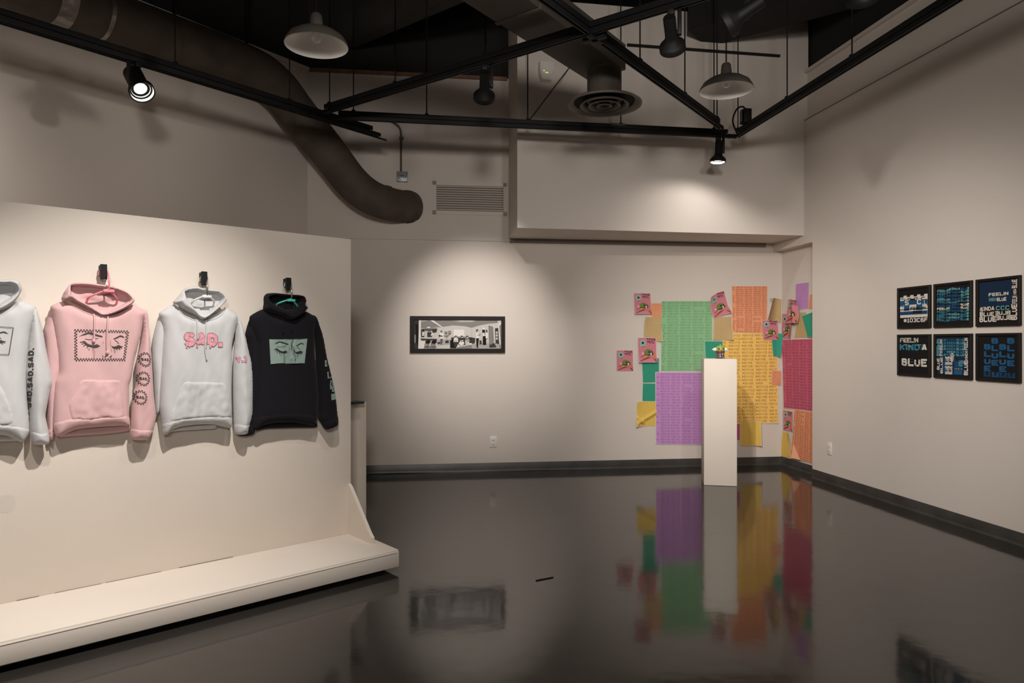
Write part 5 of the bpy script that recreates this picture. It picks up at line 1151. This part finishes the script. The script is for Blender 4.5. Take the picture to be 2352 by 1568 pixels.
drawstring(t2, [(457, 727), (458.5, 745), (458, 765), (460, 780)], 0.15, 'wh', g2, 0.0036, False, 0.006); drawstring(t2, [(480, 728), (478.5, 755), (477, 785), (477, 805), (481, 828)], 0.15, 'wh', g2, 0.0036, False, 0.006)
def drip_word(A, t, org, w, h, m, edge, bold, drips):
    for dx, dy, ww in drips: A.poly([(dx - ww, org[1] - .08), (dx + ww, org[1] - .08), (dx + ww, org[1] + dy), (dx + ww * .5, org[1] + dy + .05), (dx - ww * .5, org[1] + dy + .05), (dx - ww, org[1] + dy)], edge)
    V, Fc, W = stroke_word(t, bold); V0, F0, _ = stroke_word(t, bold, bold + .10)
    # darker outline: the same strokes drawn a little wider
    A.add(np.column_stack([org[0] + V0[:, 0] / W * w, org[1] - V0[:, 1] * h]), F0, edge)
    A.add(np.column_stack([org[0] + V[:, 0] / W * w, org[1] - V[:, 1] * h]), Fc, m)
    for dx, dy, ww in drips: A.poly([(dx - ww * .7, org[1] - .09), (dx + ww * .7, org[1] - .09), (dx + ww * .7, org[1] + dy - .015), (dx, org[1] + dy + .025), (dx - ww * .7, org[1] + dy - .015)], m)
A = Art(['pinkink', 'roseline'])
drip_word(A, 'SAD.', (.02, .82), .96, .74, 'pinkink', 'roseline', .30, [(.07, .13, .022), (.14, .08, .02), (.34, .08, .024), (.55, .12, .024), (.66, .08, .022)])
A.build('chest_print', art_map(t2, [(422, 760), (515, 763), (514, 803), (423, 801)], 0.12, 0.0018), g2, 0.0, 0.0003)
A = Art(['pinkink', 'roseline'])
drip_word(A, 'V.3', (.04, .84), .92, .76, 'pinkink', 'roseline', .26, [(.22, .08, .03), (.5, .06, .03), (.8, .07, .03)])
A.build('sleeve_print', art_map(r2, [(544.5, 816), (568, 816), (568, 834), (545, 834)], 0.115, 0.0018), g2, 0.0, 0.0003)
clip((467, 640), 'black wall hook holding the white hanger')
hanger('white plastic hanger inside the white hoodie with drip letters', (471, 678), (446, 689), (491, 690), (467, 637), 'hang_wh', 'wire', None)

# black hoodie
b_t = [(613, 709), (582, 726), (585, 750), (597, 786), (599, 820), (599, 850), (596, 916), (587, 966), (590, 989), (615, 978), (643, 973), (686, 972.5), (731, 980), (733, 969), (739, 949), (739, 899.5), (733, 833), (731, 811), (730, 773), (732, 735), (731, 726), (708, 714), (680, 726), (650, 726), (630, 718)]
b_l = [(588, 724), (578, 733), (568, 767), (573, 790), (575, 830), (572, 900), (565, 960), (552, 1000), (587, 998), (592, 960), (600, 910), (604, 850), (602, 790), (597, 745)]
b_r = [(722, 724), (732, 727), (747.5, 773), (756, 819), (766, 860), (774, 899.5), (780, 949), (780, 978), (756, 988), (746, 975), (737, 962), (738, 949), (736, 883), (732, 833), (729, 773)]
b_h = [(614, 681), (621, 673), (639, 671.5), (675, 675), (694, 676), (704, 679), (708.6, 691), (706, 699), (712.4, 705.5), (707, 714), (700, 722), (681, 733.5), (668, 735), (652, 727), (631, 719.5), (613, 710), (613.6, 697)]
b_o = [(622.5, 683), (639, 678), (675, 681.5), (696, 683), (698, 691), (688, 701), (676, 708), (662, 709), (645, 702), (628, 693)]
b_hem = [(587, 964), (610, 955), (643, 951), (690, 950), (735, 957), (733, 969), (731, 980), (686, 972.5), (643, 973), (615, 978), (590, 989)]
b_bh = [(592, 975), (640, 966), (729, 968), (731, 981.5), (680, 983), (620, 985), (593, 989)]
b_cr = [(744, 972), (762, 962), (780, 955), (780, 978), (756, 988)]
b_cl = [(557, 980), (590, 978), (587, 998), (552, 1000)]
g3, t3, l3, r3, h3 = garment('black hoodie with mint panel of closed crying eyes', 'bk', b_t, b_l, b_r, b_h, b_o, b_hem, b_bh, b_cr, b_cl, None, None, 8.2)
drawstring(t3, [(654, 730), (653.5, 745), (653, 765)], 0.14, 'bk', g3, 0.0034, False, 0.005); drawstring(t3, [(672, 734), (674, 750), (675, 762)], 0.14, 'bk', g3, 0.0034, False, 0.005)
A = Art(['mint', 'ink', 'bk'], 0.03); A.rect(0, 0, 1, 1, 'mint'); A.step = 0.035
face_art(A, 'ink', 'ink')
A.stroke([(.605, .0), (.585, .08), (.565, .18), (.57, .27), (.62, .36), (.645, .45), (.65, .53)], .022, 'ink', 1.55); A.stroke([(.60, .30), (.555, .25), (.57, .42), (.63, .53), (.64, .62), (.68, .70), (.71, .80)], .013, 'ink', 1.55)
A.build('chest_print', art_map(t3, [(619, 779), (706, 777.5), (700, 834), (622.5, 836)], 0.12, 0.0035), g3, 0.0, 0.0005)
A = Art(['mint', 'bk'])
for u0, v0_, u1, v1_ in ((.0, .0, .25, .14), (.20, .26, .34, .41), (.34, .38, .62, .41), (.44, .46, .62, .52), (.38, .52, .50, .66), (.50, .58, .78, .66), (.62, .52, .86, .58), (.55, .66, .86, .73), (.44, .77, .84, .91), (.86, .90, 1.0, 1.0)): A.rect(u0, v0_, u1, v1_, 'mint')
A.ell(.16, .075, .05, .022, 'bk'); A.ell(.66, .60, .05, .015, 'bk'); A.ell(.72, .655, .05, .015, 'bk'); A.stroke([(.30, .30), (.36, .39), (.50, .36)], .02, 'bk')
A.build('sleeve_print', art_map(r3, [(747, 827), (766, 826), (779, 925), (750, 931)], 0.112), g3, 0.0, 0.0002)
clip((660, 653), 'black wall hook holding the teal hanger')
hanger('teal plastic hanger with steel hook inside the black hoodie', (664, 687), (640, 696), (683, 703), (660, 650), 'hang_tl', 'wire', None)

# white hoodie cut by the edge of the view: traced half mirrored about its middle
sc_ = PART.sz(-38, 800, OT)[0]
def mirror_px(pts, o):
    out = []
    for x, y in pts:
        a, z = PART.sz(x, y, o); p = PART.pt(2 * sc_ - a, z, o); out.append((CX + F * p.x / p.y, CY - F * (p.z - EYE) / p.y))
    return out[::-1]
w1_tr = [(29, 699), (44, 687), (84, 702), (86, 715), (73, 758), (68, 796), (64, 855), (65, 913), (70, 987), (56, 1018), (38, 1012), (18, 1003), (0, 1001)]
w1_t = w1_tr + mirror_px(w1_tr, OT)
w1_r = [(78, 700), (87, 712), (101, 758), (108.6, 802), (123, 873), (117, 899), (110, 937), (107, 957), (113, 987), (114.4, 1020.5), (78, 1020.5), (72, 993), (70, 943), (65, 900), (60, 855), (65, 800), (70, 760), (74, 725)]
w1_l = mirror_px(w1_r, 0.06)
w1_hr = [(0, 640.5), (32, 639), (48, 646), (53, 664), (44, 681.6), (29, 699), (0, 714)]
w1_or = [(0, 652), (22, 652), (36, 660), (38, 670), (25, 682), (5, 694), (-12, 704)]
w1_hemr = [(-10, 975), (40, 980), (71, 989), (56, 1018), (38, 1012), (18, 1003), (-10, 1001)]
w1_bhr = [(-10, 985), (45, 995), (48, 1012), (0, 1015.5), (-20, 1015.5)]
w1_pr = [(-10, 882), (0, 882), (12, 905), (28, 945), (30, 972), (0, 976), (-10, 974)]
g0_, t0, l0, r0, h0 = garment('white hoodie with dark sleeve lettering, cut by the left edge of the view', 'wh', w1_t, w1_l, w1_r, w1_hr + mirror_px(w1_hr, 0.14), w1_or + mirror_px(w1_or, 0.14),
    w1_hemr + mirror_px(w1_hemr, OT), w1_bhr + mirror_px(w1_bhr, 0.06), [(72, 992), (95, 996), (113, 994), (114.4, 1020.5), (78, 1020.5)], None, w1_pr + mirror_px(w1_pr, OT), [(-40, 722), (0, 716), (25, 702), (42, 690)], 12.7)
A = Art(['ink_gray', 'tearink'], .06); face_art(A, 'ink_gray', 'ink_gray')
for s_ in ([(0, 0), (1, 0)], [(1, 0), (1, 1)], [(1, 1), (0, 1)], [(0, 1), (0, 0)]):
    P_ = [(s_[0][0] + (s_[1][0] - s_[0][0]) * k / 14, s_[0][1] + (s_[1][1] - s_[0][1]) * k / 14) for k in range(15)]; A.stroke(P_, .02, 'ink_gray', 1.75)
A.build('chest_print', art_map(t0, [(-112, 741), (31, 752), (21, 814), (-112, 809)], 0.12, 0.0018), g0_, 0.0, 0.0001)
A = Art(['ink_gray']); A.bold('SAD.SAD.SAD.', (.95, 1), (0, -1), (-.9, 0), 'ink_gray', .27)
A.build('sleeve_print', art_map(r0, [(66, 799), (80, 799), (74, 938), (63, 938)], 0.115, 0.002), g0_, 0.0, 0.0)
